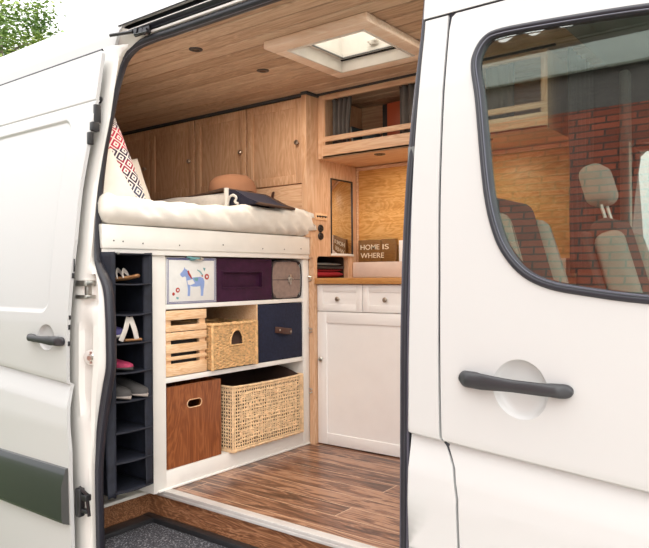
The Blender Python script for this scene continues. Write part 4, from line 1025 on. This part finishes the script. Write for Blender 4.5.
def ringpts(z, sag=0): 
    out = []
    for (a, b, s_) in (((x1, y0), (x1, y1), 1), ((x1, y1), (x0, y1), 0), ((x0, y1), (x0, y0), 1), ((x0, y0), (x1, y0), 0)):
        for i in range(10): t_ = i/10; out.append((a[0]+(b[0]-a[0])*t_, a[1]+(b[1]-a[1])*t_, z-sag*s_*math.sin(PI*t_)))
    return out
tube(bm, ringpts(z1+.003, .006), .0065, 8, True); tube(bm, ringpts(z0+.005), .0065, 8, True); tube(bm, ringpts(z1-.010, .004), .0035, 6, True)
O('basket_frame', bm, M['rattan'], t, smooth=50)
bm = NB(); q = .012
A = [(x1-q, y0+q), (x1-q, y1-q), (x0+q, y1-q), (x0+q, y0+q)]
top = []; bot = []
for i in range(4):
    for k in range(10):
        a = Vector(A[i]).lerp(Vector(A[(i+1) % 4]), k/10); bot.append(bm.verts.new((a.x, a.y, z0+.01)))
        top.append(bm.verts.new((a.x, a.y, z1+.004+(.040 if i in (2, 1) else 0)*math.sin(PI*k/10)+.006*noise.noise(Vector((a.x*20, a.y*20, 0))))))
for i in range(40): bm.faces.new((bot[i], bot[(i+1) % 40], top[(i+1) % 40], top[i]))
bm.faces.new(bot[::-1]); O('cloth_lining', bm, M['lining'], t, solid=.003, smooth=60)

# ================================================================== WALL CABINETS OVER THE BED
def knobs(bm, loc, ax, r=.014):
    lathe(bm, [(.006, 0), (.006, .010), (r, .014), (r*1.02, .020), (r*.7, .025), (0, .026)], face(loc, ax), 20)
lab = ['pine wall cabinet nearest the partition, two doors high', 'pine wall cabinet second from the partition', 'pine wall cabinet third from the partition, dark in the corner', 'pine wall cabinet at the far end of the bed, deepest in the corner']
xs_c = [-2.366, -2.809, -3.268, -3.722, -4.17]
for i in range(4):
    xa, xb = xs_c[i+1], xs_c[i]
    t = T('wall_cabinet', lab[i], 'cabinet', ((xa+xb)/2, 3.17, 1.30), 'pine cabinets over the bed')
    bm = NB(); box(bm, xa+.001, xb-.001, 2.952, 3.415, 1.295, 1.955); O('carcass', bm, M['pine'], t)
    bm = NB(); box(bm, xa+.003, xb-.003, 2.943, 2.951, 1.295, 1.957, .001)
    O('face_frame', bm, M['pine'], t)
    bm = NB(); box(bm, xa+.005, xb-.005, 2.928, 2.942, 1.470, 1.950, .0015)
    # raised stiles and rails of the door, with a shallow panel
    for q in ((xa+.005, xa+.056, 1.470, 1.950), (xb-.056, xb-.005, 1.470, 1.950)): box(bm, q[0], q[1], 2.922, 2.930, q[2], q[3], .0015)
    for q in ((xa+.056, xb-.056, 1.470, 1.52), (xa+.056, xb-.056, 1.90, 1.950)): box(bm, q[0], q[1], 2.9222, 2.930, q[2], q[3], .0015)
    d = O('door', bm, M['pine'], t)
    bm = NB(); knobs(bm, (xb-.040, 2.922, 1.698-.004*i), '-y'); O('knob', bm, M['brass'], d)
    bm = NB(); box(bm, xa+.005, xb-.005, 2.924, 2.942, 1.300, 1.463, .0015); d2 = O('lower_door', bm, M['pinex'], t)
    bm = NB(); tube(bm, [(xa+.21, 2.928, 1.438), (xa+.214, 2.918, 1.425), (xa+.209, 2.916, 1.395), (xa+.206, 2.926, 1.382)], .011, 8, flat=(1, .3, (0, 1, 0))); O('leather_pull', bm, M['leather'], d2)
bm = NB(); box(bm, -4.35, -2.36, 2.915, 2.935, 1.955, 1.972, .003); box(bm, -2.366, -2.318, 2.895, 2.94, 1.955, 1.972, .003); box(bm, -2.335, -2.318, 2.93, 3.01, 1.955, 1.972, .003); box(bm, -2.33, -.98, 2.985, 3.003, 1.964, 1.972, .001)
ST('trim_5', bm, M['seatd'])
bm = NB(); box(bm, -4.39, -4.172, 2.94, 3.41, 1.11, 1.955); ST('trim_6', bm, M['pine'])

# ================================================================== PARTITION
bm = NB(); XP = -2.33
box(bm, -2.3645, XP, 2.900, 3.42, 1.162, 1.957, .0015); box(bm, -2.3645, XP, 2.9585, 2.991, 0, 1.163); box(bm, -2.3645, XP, 3.298, 3.42, .90, 1.163)
box(bm, -2.3645, XP, 2.990, 3.299, 1.058, 1.163); box(bm, -2.3645, -2.334, 2.990, 3.42, 0, .932)
box(bm, -2.3645, XP, 2.940, 2.960, 1.05, 1.163)
ST('wall_partition', bm, M['pine'])
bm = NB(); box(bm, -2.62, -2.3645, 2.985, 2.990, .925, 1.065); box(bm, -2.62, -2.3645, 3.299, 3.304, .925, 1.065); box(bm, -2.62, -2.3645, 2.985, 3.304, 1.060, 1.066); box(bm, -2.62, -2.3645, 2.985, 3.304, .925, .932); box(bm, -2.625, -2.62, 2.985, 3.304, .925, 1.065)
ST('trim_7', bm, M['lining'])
bm = NB()   # edging of the cubby, rounded corners
def rr_loop(y0, y1, z0, z1, r, n=5):
    out = []
    for (cy_, cz_, a0_) in ((y1-r, z1-r, 0), (y0+r, z1-r, PI/2), (y0+r, z0+r, PI), (y1-r, z0+r, 3*PI/2)):
        for k in range(n+1): a = a0_+PI/2*k/n; out.append((cy_+r*math.cos(a), cz_+r*math.sin(a)))
    return out
for (cy_, cz_, sy, sz) in ((2.991, 1.058, 1, -1), (3.298, 1.058, -1, -1)):
    pts = [(XP, cy_, cz_)]+[(XP, cy_+sy*(.022-.022*math.sin(a)), cz_+sz*(.022-.022*math.cos(a))) for a in [PI/2*k/6 for k in range(7)]]
    poly(bm, pts, (-.034, 0, 0))
fixn(bm); ST('trim_8', bm, M['pine'])
# cubby contents
t = T('towel', 'folded bright red towel at the bottom of the cubby above the worktop', 'towel', (-2.45, 3.14, .935))
bm = NB(); slab(bm, -2.60, -2.355, 3.0, 3.28, .935, .972, .003, nose=.03); fixn(bm); O('towel_fold', bm, M['redcloth'], t, smooth=70)
bm = NB(); slab(bm, -2.60, -2.36, 3.0, 3.275, .973, .985, .002, nose=.02); fixn(bm); O('towel_fold', bm, M['redcloth'], t, smooth=70)
bm = NB(); box(bm, -2.60, -2.350, 3.005, 3.285, .986, 1.002, .005, M=Matrix.Identity(4)); o = O('tablet_sleeve', bm, M['blackp'], loc=(-2.45, 3.14, .986)); tag(o, 'black sleeve lying on the red towel in the cubby', 'sleeve')
bm = NB(); slab(bm, -2.60, -2.355, 3.0, 3.26, 1.004, 1.022, .003, nose=.02); fixn(bm); o = O('grey_cloth', bm, M['cabg'], smooth=70, loc=(-2.45, 3.13, 1.003)); tag(o, 'rolled grey cloth on top of the pile in the cubby', 'cloth')
# mirror
t = T('wall_mirror', 'tall frameless mirror with a dark edge on the pine partition', 'mirror', (XP, 3.23, 1.06))
bm = NB(); box(bm, XP+.0005, XP+.004, 3.128, 3.334, 1.075, 1.506, .001); O('mirror_glass', bm, M['mirror'], t)
bm = NB()
for q in ((3.122, 3.128, 1.066, 1.512), (3.334, 3.340, 1.066, 1.512), (3.122, 3.340, 1.506, 1.514)): box(bm, XP+.0002, XP+.007, *q, .001)
O('mirror_frame', bm, M['darkm'], t)
bm = NB(); box(bm, XP+.0002, XP+.012, 3.118, 3.342, 1.062, 1.075, .002); O('mirror_ledge', bm, M['white'], t)
# switches and sockets
t = T('switch_panel', 'small pine switch panel with four toggles beside the bed', 'switch', (XP, 3.02, 1.32))
bm = NB(); box(bm, XP+.0002, XP+.006, 2.974, 3.080, 1.262, 1.302, .002); O('switch_plate', bm, M['rawbox'], t)
for k in range(4):
    bm = NB(); y_ = 2.990+.024*k; lathe(bm, [(.006, 0), (.006, .003), (.003, .004), (.0028, .011), (.004, .013)], face((XP+.006, y_, 1.283), '+x'), 10); O('toggle', bm, M['darkm'], t)
for k, z in enumerate((1.216, 1.172)):
    t = T('socket', ['round black power socket directly below the switches', 'round black power socket, lower of the two'][k], 'socket', (XP, 3.02, z))
    bm = NB(); lathe(bm, [(.0215, 0), (.0215, .006), (.019, .010), (.013, .010), (.011, .004), (.0, .004)], face((XP+.0003, 3.022, z), '+x') @ Matrix.Identity(4), 24); O('socket_body', bm, M['blackp'], t)
    bm = NB(); lathe(bm, [(.008, .004), (.008, .011), (.0, .012)], face((XP+.0003, 3.022, z), '+x'), 14); O('socket_cap', bm, M['blackp'], t)

# ================================================================== GALLEY
YK = 2.986
def shaker(bm, x0, x1, z0, z1, y, w=.06, dp=.007):
    box(bm, x0, x1, y+dp, y+.018, z0, z1)
    box(bm, x0, x0+w, y, y+dp+.002, z0, z1, .0012); box(bm, x1-w, x1, y, y+dp+.002, z0, z1, .0012)
    box(bm, x0+w, x1-w, y+.0001, y+dp+.002, z0, z0+w, .0012); box(bm, x0+w, x1-w, y+.0001, y+dp+.002, z1-w, z1, .0012)
def base_unit(xa, xb, label, ndr, knob_left):
    t = T('base_cabinet', label, 'cabinet', ((xa+xb)/2, 3.2, 0), 'white galley base cabinets')
    bm = NB(); box(bm, xa, xb, YK+.020, 3.41, .0, .899); O('carcass', bm, M['kitch'], t)
    w = (xb-xa)/ndr
    for k in range(ndr):
        a, b = xa+w*k+.0018, xa+w*(k+1)-.0018
        bm = NB(); shaker(bm, a, b, .7495, .896, YK, .038, .004); d = O('drawer', bm, M['kitch'], t)
        bm = NB(); knobs(bm, ((a+b)/2-.005, YK+.004, .818), '-y', .013); O('knob', bm, M['brass'], d)
    bm = NB(); shaker(bm, xa+.0018, xb-.0018, .006, .7455, YK, .062, .006); d = O('door', bm, M['kitch'], t)
    bm = NB(); xk = xa+.034 if knob_left else xb-.034; knobs(bm, (xk, YK, .480), '-y', .014); O('knob', bm, M['steel'], d)
base_unit(-2.328, -1.712, 'white shaker base cabinet with two drawers over a door, beside the shelf unit', 2, True)
base_unit(-1.711, -1.06, 'white shaker base cabinet further along the galley behind the door pillar', 2, False)
bm = NB(); box(bm, -2.3645, -1.02, 2.966, 3.415, .9005, .934, .004); o = O('worktop', bm, M['top'], loc=(-1.7, 3.19, .9)); tag(o, 'oiled orange wood worktop on the galley cabinets', 'worktop')
bm = NB(); box(bm, -2.324, -1.05, 3.335, 3.418, .935, 1.026, .002); o = O('backsplash_ledge', bm, M['splash'], loc=(-1.7, 3.37, .935)); tag(o, 'pale pink boxed ledge at the back of the worktop', 'ledge')
bm = NB(); box(bm, -2.3295, -1.03, 3.398, 3.419, 1.027, 1.603, .001); ST('wall_galley', bm, M['ply'])
bm = NB(); box(bm, -2.329, -1.03, 3.385, 3.398, 1.585, 1.603, .001); box(bm, -2.329, -2.318, 3.385, 3.398, 1.027, 1.59, .001); ST('trim_9', bm, M['pinex'])
# wooden sign in two blocks
t = T('wooden_sign', 'brown wooden block sign with cream words on the pink ledge', 'sign', (-2.16, 3.36, 1.027))
bm = NB(); box(bm, -2.288, -2.129, 3.345, 3.375, 1.0275, 1.158, .0025); O('sign_block', bm, M['sign'], t)
bm = NB(); box(bm, -2.126, -2.030, 3.345, 3.375, 1.0275, 1.160, .0025); O('sign_block', bm, M['sign'], t)
def text(s, x, y, z, h, w, mat, parent, name='lettering', th=.0012):
    cu = bpy.data.curves.new('t', 'FONT'); cu.body = s; cu.size = 1; cu.extrude = .01; cu.offset = .002
    o = bpy.data.objects.new('t', cu); C.objects.link(o); bpy.context.view_layer.update()
    me = bpy.data.meshes.new_from_object(o); bpy.data.objects.remove(o); xs_ = [v.co.x for v in me.vertices]; ys_ = [v.co.y for v in me.vertices]
    bm = NB(); bm.from_mesh(me); bpy.data.meshes.remove(me)
    for v in bm.verts:
        v.co = Vector((x+(v.co.x-min(xs_))/(max(xs_)-min(xs_))*w, y-th*(v.co.z > 0), z+(v.co.y-min(ys_))/(max(ys_)-min(ys_))*h))
    return O(name, bm, mat, parent)
text('HOME', -2.272, 3.345, 1.100, .030, .134, M['signlt'], t)
text('IS', -2.116, 3.345, 1.100, .030, .042, M['signlt'], t)
text('WHERE', -2.272, 3.345, 1.050, .030, .165, M['signlt'], t)
bm = NB(); box(bm, -2.022, -1.975, 3.372, 3.384, 1.0275, 1.150, .002); o = O('white_card', bm, M['kitch'], loc=(-2.0, 3.375, 1.0275)); tag(o, 'plain white card leaning beside the wooden sign', 'card')

# overhead cabinet
t = T('overhead_cabinet', 'open fronted pine overhead cabinet with a slat rail above the galley', 'cabinet', (-1.65, 3.2, 1.61))
bm = NB(); box(bm, -2.292, -1.02, 3.0, 3.415, 1.607, 1.620, .001); box(bm, -2.292, -1.02, 3.0, 3.018, 1.607, 1.680, .002); O('bottom_board', bm, M['pinex'], t)
bm = NB(); box(bm, -2.292, -1.02, 3.0, 3.016, 1.700, 1.728, .002); O('slat_rail', bm, M['pinex'], t)
bm = NB(); box(bm, -2.292, -1.02, 3.0, 3.018, 1.934, 1.964, .002); O('top_rail', bm, M['pinex'], t)
bm = NB(); box(bm, -2.292, -2.274, 3.0002, 3.017, 1.68, 1.934, .001); box(bm, -2.3275, -2.2922, 3.002, 3.40, 1.607, 1.963, .001); box(bm, -2.326, -2.318, 3.017, 3.41, 1.62, 1.96); O('side_panel', bm, M['pine'], t)
bm = NB(); box(bm, -1.05, -1.02, 3.0002, 3.017, 1.68, 1.934, .001); box(bm, -1.030, -1.02, 3.017, 3.41, 1.62, 1.96); O('side_panel', bm, M['pine'], t)
bm = NB(); box(bm, -2.318, -1.03, 3.400, 3.41, 1.62, 1.96); box(bm, -2.318, -1.03, 3.37, 3.40, 1.80, 1.83, .002); O('back_panel', bm, M['pinex'], t)
def curtain(name, x0, x1, y, z0, z1, amp, nf, mat, label, gather=.0, axis='x'):
    bm = NB(); nx = nf*10; nz = 14; G = []
    for i in range(nx+1):
        row = []
        for j in range(nz+1):
            tz = j/nz; u_ = i/nx; sq_ = 1-gather*math.sin(PI*tz*.9)
            xm = x0+(x1-x0)*u_*sq_
            d = amp*math.sin(u_*nf*2*PI+.5*math.sin(tz*3+u_*7))*(1-.35*tz)+amp*.5*noise.noise(Vector((u_*9, tz*3, y)))
            p = (xm, y+d, z1+(z0-z1)*tz) if axis == 'x' else (y+d, xm, z1+(z0-z1)*tz)
            row.append(bm.verts.new(p))
        G.append(row)
    for i in range(nx):
        for j in range(nz): bm.faces.new((G[i][j], G[i+1][j], G[i+1][j+1], G[i][j+1]))
    c0 = (((x0+x1)/2, y, z0) if axis == 'x' else (y, (x0+x1)/2, z0))
    o = O(name, bm, mat, smooth=80, solid=.003, loc=c0); return tag(o, label, 'curtain')
curtain('short_curtain', -2.268, -2.135, 3.060, 1.625, 1.945, .014, 4, M['curt'], 'short grey curtain hanging at the partition end of the overhead cabinet', .12)
curtain('short_curtain', -1.825, -1.62, 3.060, 1.625, 1.945, .014, 5, M['curt'], 'short grey curtain in the middle of the overhead cabinet, right of the red book', .0)
curtain('short_curtain', -1.34, -1.20, 3.060, 1.625, 1.945, .012, 3, M['curt'], 'short grey curtain in the overhead cabinet, seen through the cab window', .0)
t = T('book', 'tall orange red book standing in the overhead cabinet', 'book', (-1.95, 3.2, 1.62))
Mb = Matrix.Translation((-2.015, 3.20, 1.6205)) @ Matrix.Rotation(R(-8), 4, 'Z')
bm = NB(); box(bm, 0, .17, 0, .003, 0, .285, .001, M=Mb); box(bm, 0, .17, .033, .036, 0, .285, .001, M=Mb); O('cover', bm, M['bookred'], t)
bm = NB(); box(bm, -.004, .0, 0, .036, 0, .285, .001, M=Mb); box(bm, .035, .165, -.0012, -.0002, .06, .10, M=Mb); box(bm, 0, .03, -.001, -.0001, 0, .285, M=Mb); O('spine', bm, M['bookdark'], t)
bm = NB(); box(bm, .002, .165, .003, .033, .003, .281, M=Mb); O('pages', bm, M['page'], t)
bm = NB(); box(bm, .045, .155, -.0018, -.0011, .072, .080, M=Mb); O('title_band', bm, M['page'], t)
bm = NB(); lathe(bm, [(.05, 0), (.068, .01), (.072, .07), (.055, .125), (.02, .15), (0, .152)], Matrix.Translation((-2.085, 3.19, 1.6205)) @ Matrix.Scale(.85, 4, (1, 0, 0)), 24); o = O('dark_jar', bm, M['teal'], loc=(-2.085, 3.19, 1.6205)); tag(o, 'dark slate blue rounded jar in the overhead cabinet beside the curtain', 'jar')
t = T('spiral_notebook', 'pale edged notebook leaning by the curtain in the overhead cabinet', 'notebook', (-2.19, 3.12, 1.6205))
Mb = Matrix.Translation((-2.145, 3.10, 1.622)) @ Matrix.Rotation(R(-9), 4, 'Y'); bm = NB(); box(bm, -.006, .006, 0, .12, 0, .165, .003, M=Mb); O('pages', bm, M['page'], t)
bm = NB(); box(bm, .0065, .010, 0, .122, 0, .167, .001, M=Mb); O('cover', bm, M['teal'], t)

# downlights, switched on to raise the interior brightness
def downlight(x, y, z, label, watt=2.55):
    t = T('downlight', label, 'downlight', (x, y, z))
    bm = NB(); lathe(bm, [(.016, -.001), (.016, .003), (.026, .004), (.031, .002), (.032, -.001)], face((x, y, z), '-z'), 24); O('bezel', bm, M['darkm'], t)
    bm = NB(); lathe(bm, [(.0, -.001), (.016, -.001), (.016, .0015), (0, .0025)], face((x, y, z), '-z'), 20); O('lens', bm, M['lens'], t)
    ld = bpy.data.lights.new('downlight_lamp', 'AREA'); ld.shape = 'DISK'; ld.size = .026; ld.energy = watt; ld.color = (1, .89, .76); ld.spread = R(175)
    lo = bpy.data.objects.new('downlight_lamp', ld); C.objects.link(lo); lo.parent = t; lo.location = (0, 0, -.0035)
downlight(-2.285, 2.055, CZ, 'small round downlight in the plank ceiling nearest the side door')
downlight(-2.262, 2.475, CZ, 'small round downlight in the plank ceiling between the hatch and the wall cabinets')
downlight(-1.969, 3.09, 1.607, 'small round downlight under the overhead cabinet, nearest the partition', 1.3)
downlight(-1.35, 3.09, 1.607, 'added unseen fill downlight under the overhead cabinet, end towards the cab', 1.3)  # this and the pair before the hatch are added, unseen, to brighten the interior
downlight(-1.20, 2.055, CZ, 'added unseen fill downlight in front of the hatch, near side')
downlight(-1.20, 2.475, CZ, 'added unseen fill downlight in front of the hatch, far side')

# roof hatch
t = T('roof_hatch', 'square roof hatch in a pale wooden frame, bright with daylight', 'skylight', (-1.70, 2.44, 1.94))
def ring(bm, x0, x1, y0, y1, w, z0, z1, bev=.004):
    box(bm, x0, x1, y0, y0+w, z0, z1, bev); box(bm, x0, x1, y1-w, y1, z0, z1, bev); box(bm, x0, x0+w, y0+w, y1-w, z0, z1, bev); box(bm, x1-w, x1, y0+w, y1-w, z0, z1, bev)
bm = NB(); ring(bm, -1.975, -1.435, 2.165, 2.725, .078, 1.936, 1.971, .006); O('wood_frame', bm, M['pale'], t)
bm = NB(); ring(bm, -1.905, -1.498, 2.240, 2.650, .010, 1.932, 2.10, .002); ring(bm, -1.896, -1.506, 2.249, 2.641, .022, 1.99, 2.01, .003); O('inner_frame', bm, M['frost'], t)
bm = NB(); tube(bm, [(-1.875, 2.27, 1.992), (-1.527, 2.27, 1.992), (-1.527, 2.62, 1.992), (-1.875, 2.62, 1.992)], .004, 6, True); O('gasket', bm, M['cabg'], t)
bm = NB(); gx = fr(-1.93, -1.47, .046); gy = fr(2.21, 2.66, .045)
G = [[bm.verts.new((x, y, 2.165+.05*(1-((x+1.70)/.23)**4)*(1-((y-2.435)/.225)**4))) for y in gy] for x in gx]
for i in range(len(gx)-1):
    for j in range(len(gy)-1): bm.faces.new((G[i][j], G[i+1][j], G[i+1][j+1], G[i][j+1]))
O('dome_pane', bm, M['dome'], t, solid=.003)
bm = NB(); tube(bm, [(-1.72, 2.63, 2.03), (-1.70, 2.59, 2.02), (-1.68, 2.63, 2.03)], .006, 8); box(bm, -1.725, -1.675, 2.60, 2.64, 2.03, 2.045, .004); O('latch_handle', bm, M['frost'], t)

# ================================================================== CAB
def seat(y0, label, head, sx=0, dz=0):
    xb = -.70+sx; yc = y0
    t = T('captain_chair', label, 'seat', (xb+.2, yc, 0), 'cab seats')
    Mx = Matrix.Translation((xb, yc, .42+dz)) @ Matrix.Rotation(R(-16), 4, 'Y')
    bm = NB(); box(bm, xb-.02, xb+.50, yc-.25, yc+.25, .32, .45, .05, 4); O('seat_cushion', bm, M['seatg'], t, smooth=60)
    bm = NB(); box(bm, -.07, .03, -.16, .16, 0, .70, .04, 4, M=Mx); O('backrest', bm, M['seatd'], t, smooth=60)
    for s_ in (-1, 1):
        bm = NB(); vs = box(bm, -.06, .055, min(s_*.13, s_*.25), max(s_*.13, s_*.25), 0, .64, .045, 5)
        for v in vs: v.co.y -= s_*.05*ss(.40, .66, v.co.z)*(1 if abs(v.co.y) > .18 else .2); v.co.z += .0
        bmesh.ops.transform(bm, matrix=Mx, verts=bm.verts); O('side_bolster', bm, M['seatg'], t, smooth=70)
    bm = NB(); box(bm, -.085, -.06, -.23, .23, .02, .66, .02, 3, M=Mx); O('back_shell', bm, M['seatd'], t, smooth=60)
    if head:
        for s_ in (-1, 1):
            bm = NB(); tube(bm, [Mx @ Vector((-.02, s_*.045, .66)), Mx @ Vector((-.02, s_*.045, .80))], .007, 8); O('headrest_post', bm, M['steel'], t)
        bm = NB(); vs = box(bm, -.070, .035, -.088, .088, .765, .935, .042, 5)
        bmesh.ops.transform(bm, matrix=Mx, verts=bm.verts); O('headrest', bm, M['seatg'], t, smooth=70)
    bm = NB(); box(bm, xb+.02, xb+.42, yc-.2, yc+.2, 0, .32, .02); O('seat_base', bm, M['cabg'], t)
seat(1.98, 'grey cab seat nearest the passenger door, no headrest', False, .09, .085)
seat(2.86, 'grey cab seat with a headrest on steel posts, far side of the cab', True, .185, .075)
bm = NB(); box(bm, -1.02, -.765, 3.40, 3.418, 0, 1.95); box(bm, -.765, .3, 3.40, 3.418, 1.56, 1.95); box(bm, -.765, .45, 3.40, 3.418, 0, .88); ST('wall_cab', bm, M['curtd'])
curtain('cab_curtain', 3.02, 3.39, -.935, .95, 1.95, .016, 6, M['curtd'], 'dark full length curtain hanging behind the far cab seat', 0, 'y')
bm = NB(); box(bm, -.80, -.755, 3.33, 3.395, .2, 1.9, .015); O('pillar_trim', bm, M['cabg'], van)
bm = NB(); tube(bm, [(-.745, 3.30, 1.55), (-.74, 3.29, 1.3), (-.735, 3.28, .9)], .02, 6, flat=(1, .1, (1, 0, 0))); O('seat_belt', bm, M['seatg'], van, label='grey seat belt webbing')
bm = NB(); lp = [(p[0], p[1]) for p in cr([(a, b, 0) for a, b in fw], 3, True)]
tube(bm, [(x, far(z)-.02, z) for x, z in lp], .018, 8, True); O('far_window_seal', bm, M['rubber'], van)
bm = panel(lp, lambda x, z: far(z)-.005, zs=fr(.95, 1.5, .1)); O('far_window_pane', bm, M['cglass'], van)
bm = NB(); box(bm, -.85, -.1, 1.72, 3.38, 1.93, 1.95); ST('ceiling_cab', bm, M['cabg'])
bm = NB(); box(bm, -.85, .5, 3.395, 3.415, 0, .93, .004); box(bm, .35, .5, 1.7, 3.38, 0, .85, .04); O('dashboard', bm, M['cabg'], van)

# ================================================================== OUTSIDE
bm = NB(); g = 20
box(bm, -60, -2.9, -40, 60, GZ-.1, GZ); o = ST('ground_lawn', bm, M['lawn'])
bm = NB(); box(bm, -2.9, 60, -40, 60, GZ-.1, GZ-.002); ST('ground_drive', bm, M['gravel'])
# brick outbuilding behind the photographer, mirrored in the cab window
HX0, HX1, HY = -2.95, -.50, -1.35
t = T('brick_outbuilding', 'narrow red brick outbuilding with wavy roof sheets, reflected in the cab window', 'building', (-1.7, -2.8, GZ))
bm = NB(); box(bm, HX0, HX1, HY-3.0, HY, GZ, 3.08); O('brick_wall', bm, M['brick'], t)
bm = NB(); box(bm, HX0, HX1, HY-3.0, HY, 3.082, 3.79); O('boarded_gable', bm, M['greywall'], t)
bm = NB(); box(bm, HX0-.1, HX1+.1, HY+.03, HY+.07, 3.43, 3.69, .005); O('eaves_board', bm, M['shoulder'], t)
bm = NB(); box(bm, HX0-.1, HX1+.1, HY-3.0, HY+.02, 3.792, 3.81); O('soffit', bm, M['soffit'], t)
bm = NB(); n = int((HX1-HX0+.3)/.02); A = []
for i in range(n+1):
    x = HX0-.15+.02*i; w = .032*math.cos(2*PI*x/.24)
    A.append([bm.verts.new((x, y_, z_+w)) for y_, z_ in ((HY+.16, 3.845), (HY-1.0, 4.15), (HY-3.1, 4.15))])
for i in range(n):
    for j in range(2): bm.faces.new((A[i][j], A[i+1][j], A[i+1][j+1], A[i][j+1]))
fixn(bm); O('roof_sheet', bm, M['soffit'], t, solid=.012, smooth=60)

# trees behind the van
def tree(name, loc, H, rad, nleaf, label, seed, sc=1):
    rnd = random.Random(seed); t = T(name, label, 'tree', loc, 'birches beyond the van')
    L = Vector(loc); bm = NB()
    tube(bm, cr([L, L+Vector((.1, 0, H*.4)), L+Vector((-.1, .1, H*.8)), L+Vector((0, 0, H*.97))], 5), [.16*(1-i/16) for i in range(16)], 8)
    for k in range(26):
        a = rnd.uniform(0, 2*PI); h = rnd.uniform(.3, .93)*H; l = rad*(1.15-h/H*.7)
        tube(bm, cr([L+Vector((0, 0, h)), L+Vector((math.cos(a)*l*.5, math.sin(a)*l*.5, h+l*.35)), L+Vector((math.cos(a)*l, math.sin(a)*l, h+l*.35))], 3), .022, 5)
    O('trunk', bm, M['bark'], t)
    cl = []
    for k in range(60):
        h = rnd.uniform(.28, 1.0); r_ = rad*math.sqrt(max(.03, 1-((h-.55)/.5)**2))*rnd.uniform(.3, 1)
        a = rnd.uniform(0, 2*PI); cl.append((L+Vector((math.cos(a)*r_, math.sin(a)*r_, h*H)), rnd.uniform(.35, .8)*rad*.33))
    bm = NB()
    for k in range(nleaf):
        c0, rr = cl[rnd.randrange(len(cl))]
        p = c0+Vector((rnd.gauss(0, .5), rnd.gauss(0, .5), rnd.gauss(0, .75)))*rr
        s_ = rnd.uniform(.035, .065)*sc; q = Matrix.Rotation(rnd.uniform(0, 6.28), 3, 'Z') @ Matrix.Rotation(rnd.uniform(-1.3, 1.3), 3, 'X')
        bm.faces.new([bm.verts.new(p+q @ Vector(v)*s_) for v in ((-.6, 0, 0), (0, -.5, .15), (1, 0, 0), (0, .5, .15))])
    O('foliage', bm, M['leaf'], t)
tree('birch_tree', (-12.6, 6.4, GZ), 6.65, 1.75, 30000, 'green and yellow leafed birch showing over the van roof', 3)

# ================================================================== LIGHT
w = bpy.data.worlds.new('overcast sky'); bpy.context.scene.world = w; w.use_nodes = True; nt = w.node_tree
bg = nt.nodes['Background']; tc = N(nt, 'ShaderNodeTexCoord'); sp = N(nt, 'ShaderNodeSeparateXYZ'); nt.links.new(tc.outputs['Generated'], sp.inputs[0])
r = ramp(nt, sp.outputs[2], [(0, (.30, .31, .32)), (.10, (.38, .385, .39)), (1, (1.0, .985, .96))]); nt.links.new(r.outputs[0], bg.inputs[0]); bg.inputs[1].default_value = 3.2
sn = bpy.data.lights.new('sun', 'SUN'); sn.energy = 1.1; sn.angle = R(50); sn.color = (1, .99, .97); so = bpy.data.objects.new('sun', sn); C.objects.link(so)
so.rotation_euler = Vector((.80, -1.0, .85)).to_track_quat('Z', 'Y').to_euler(); so.location = (6, -8, 8)
vs_ = bpy.context.scene.view_settings; vs_.view_transform = 'Standard'; vs_.look = 'None'; vs_.gamma = 1; vs_.use_curve_mapping = False; vs_.exposure = .33
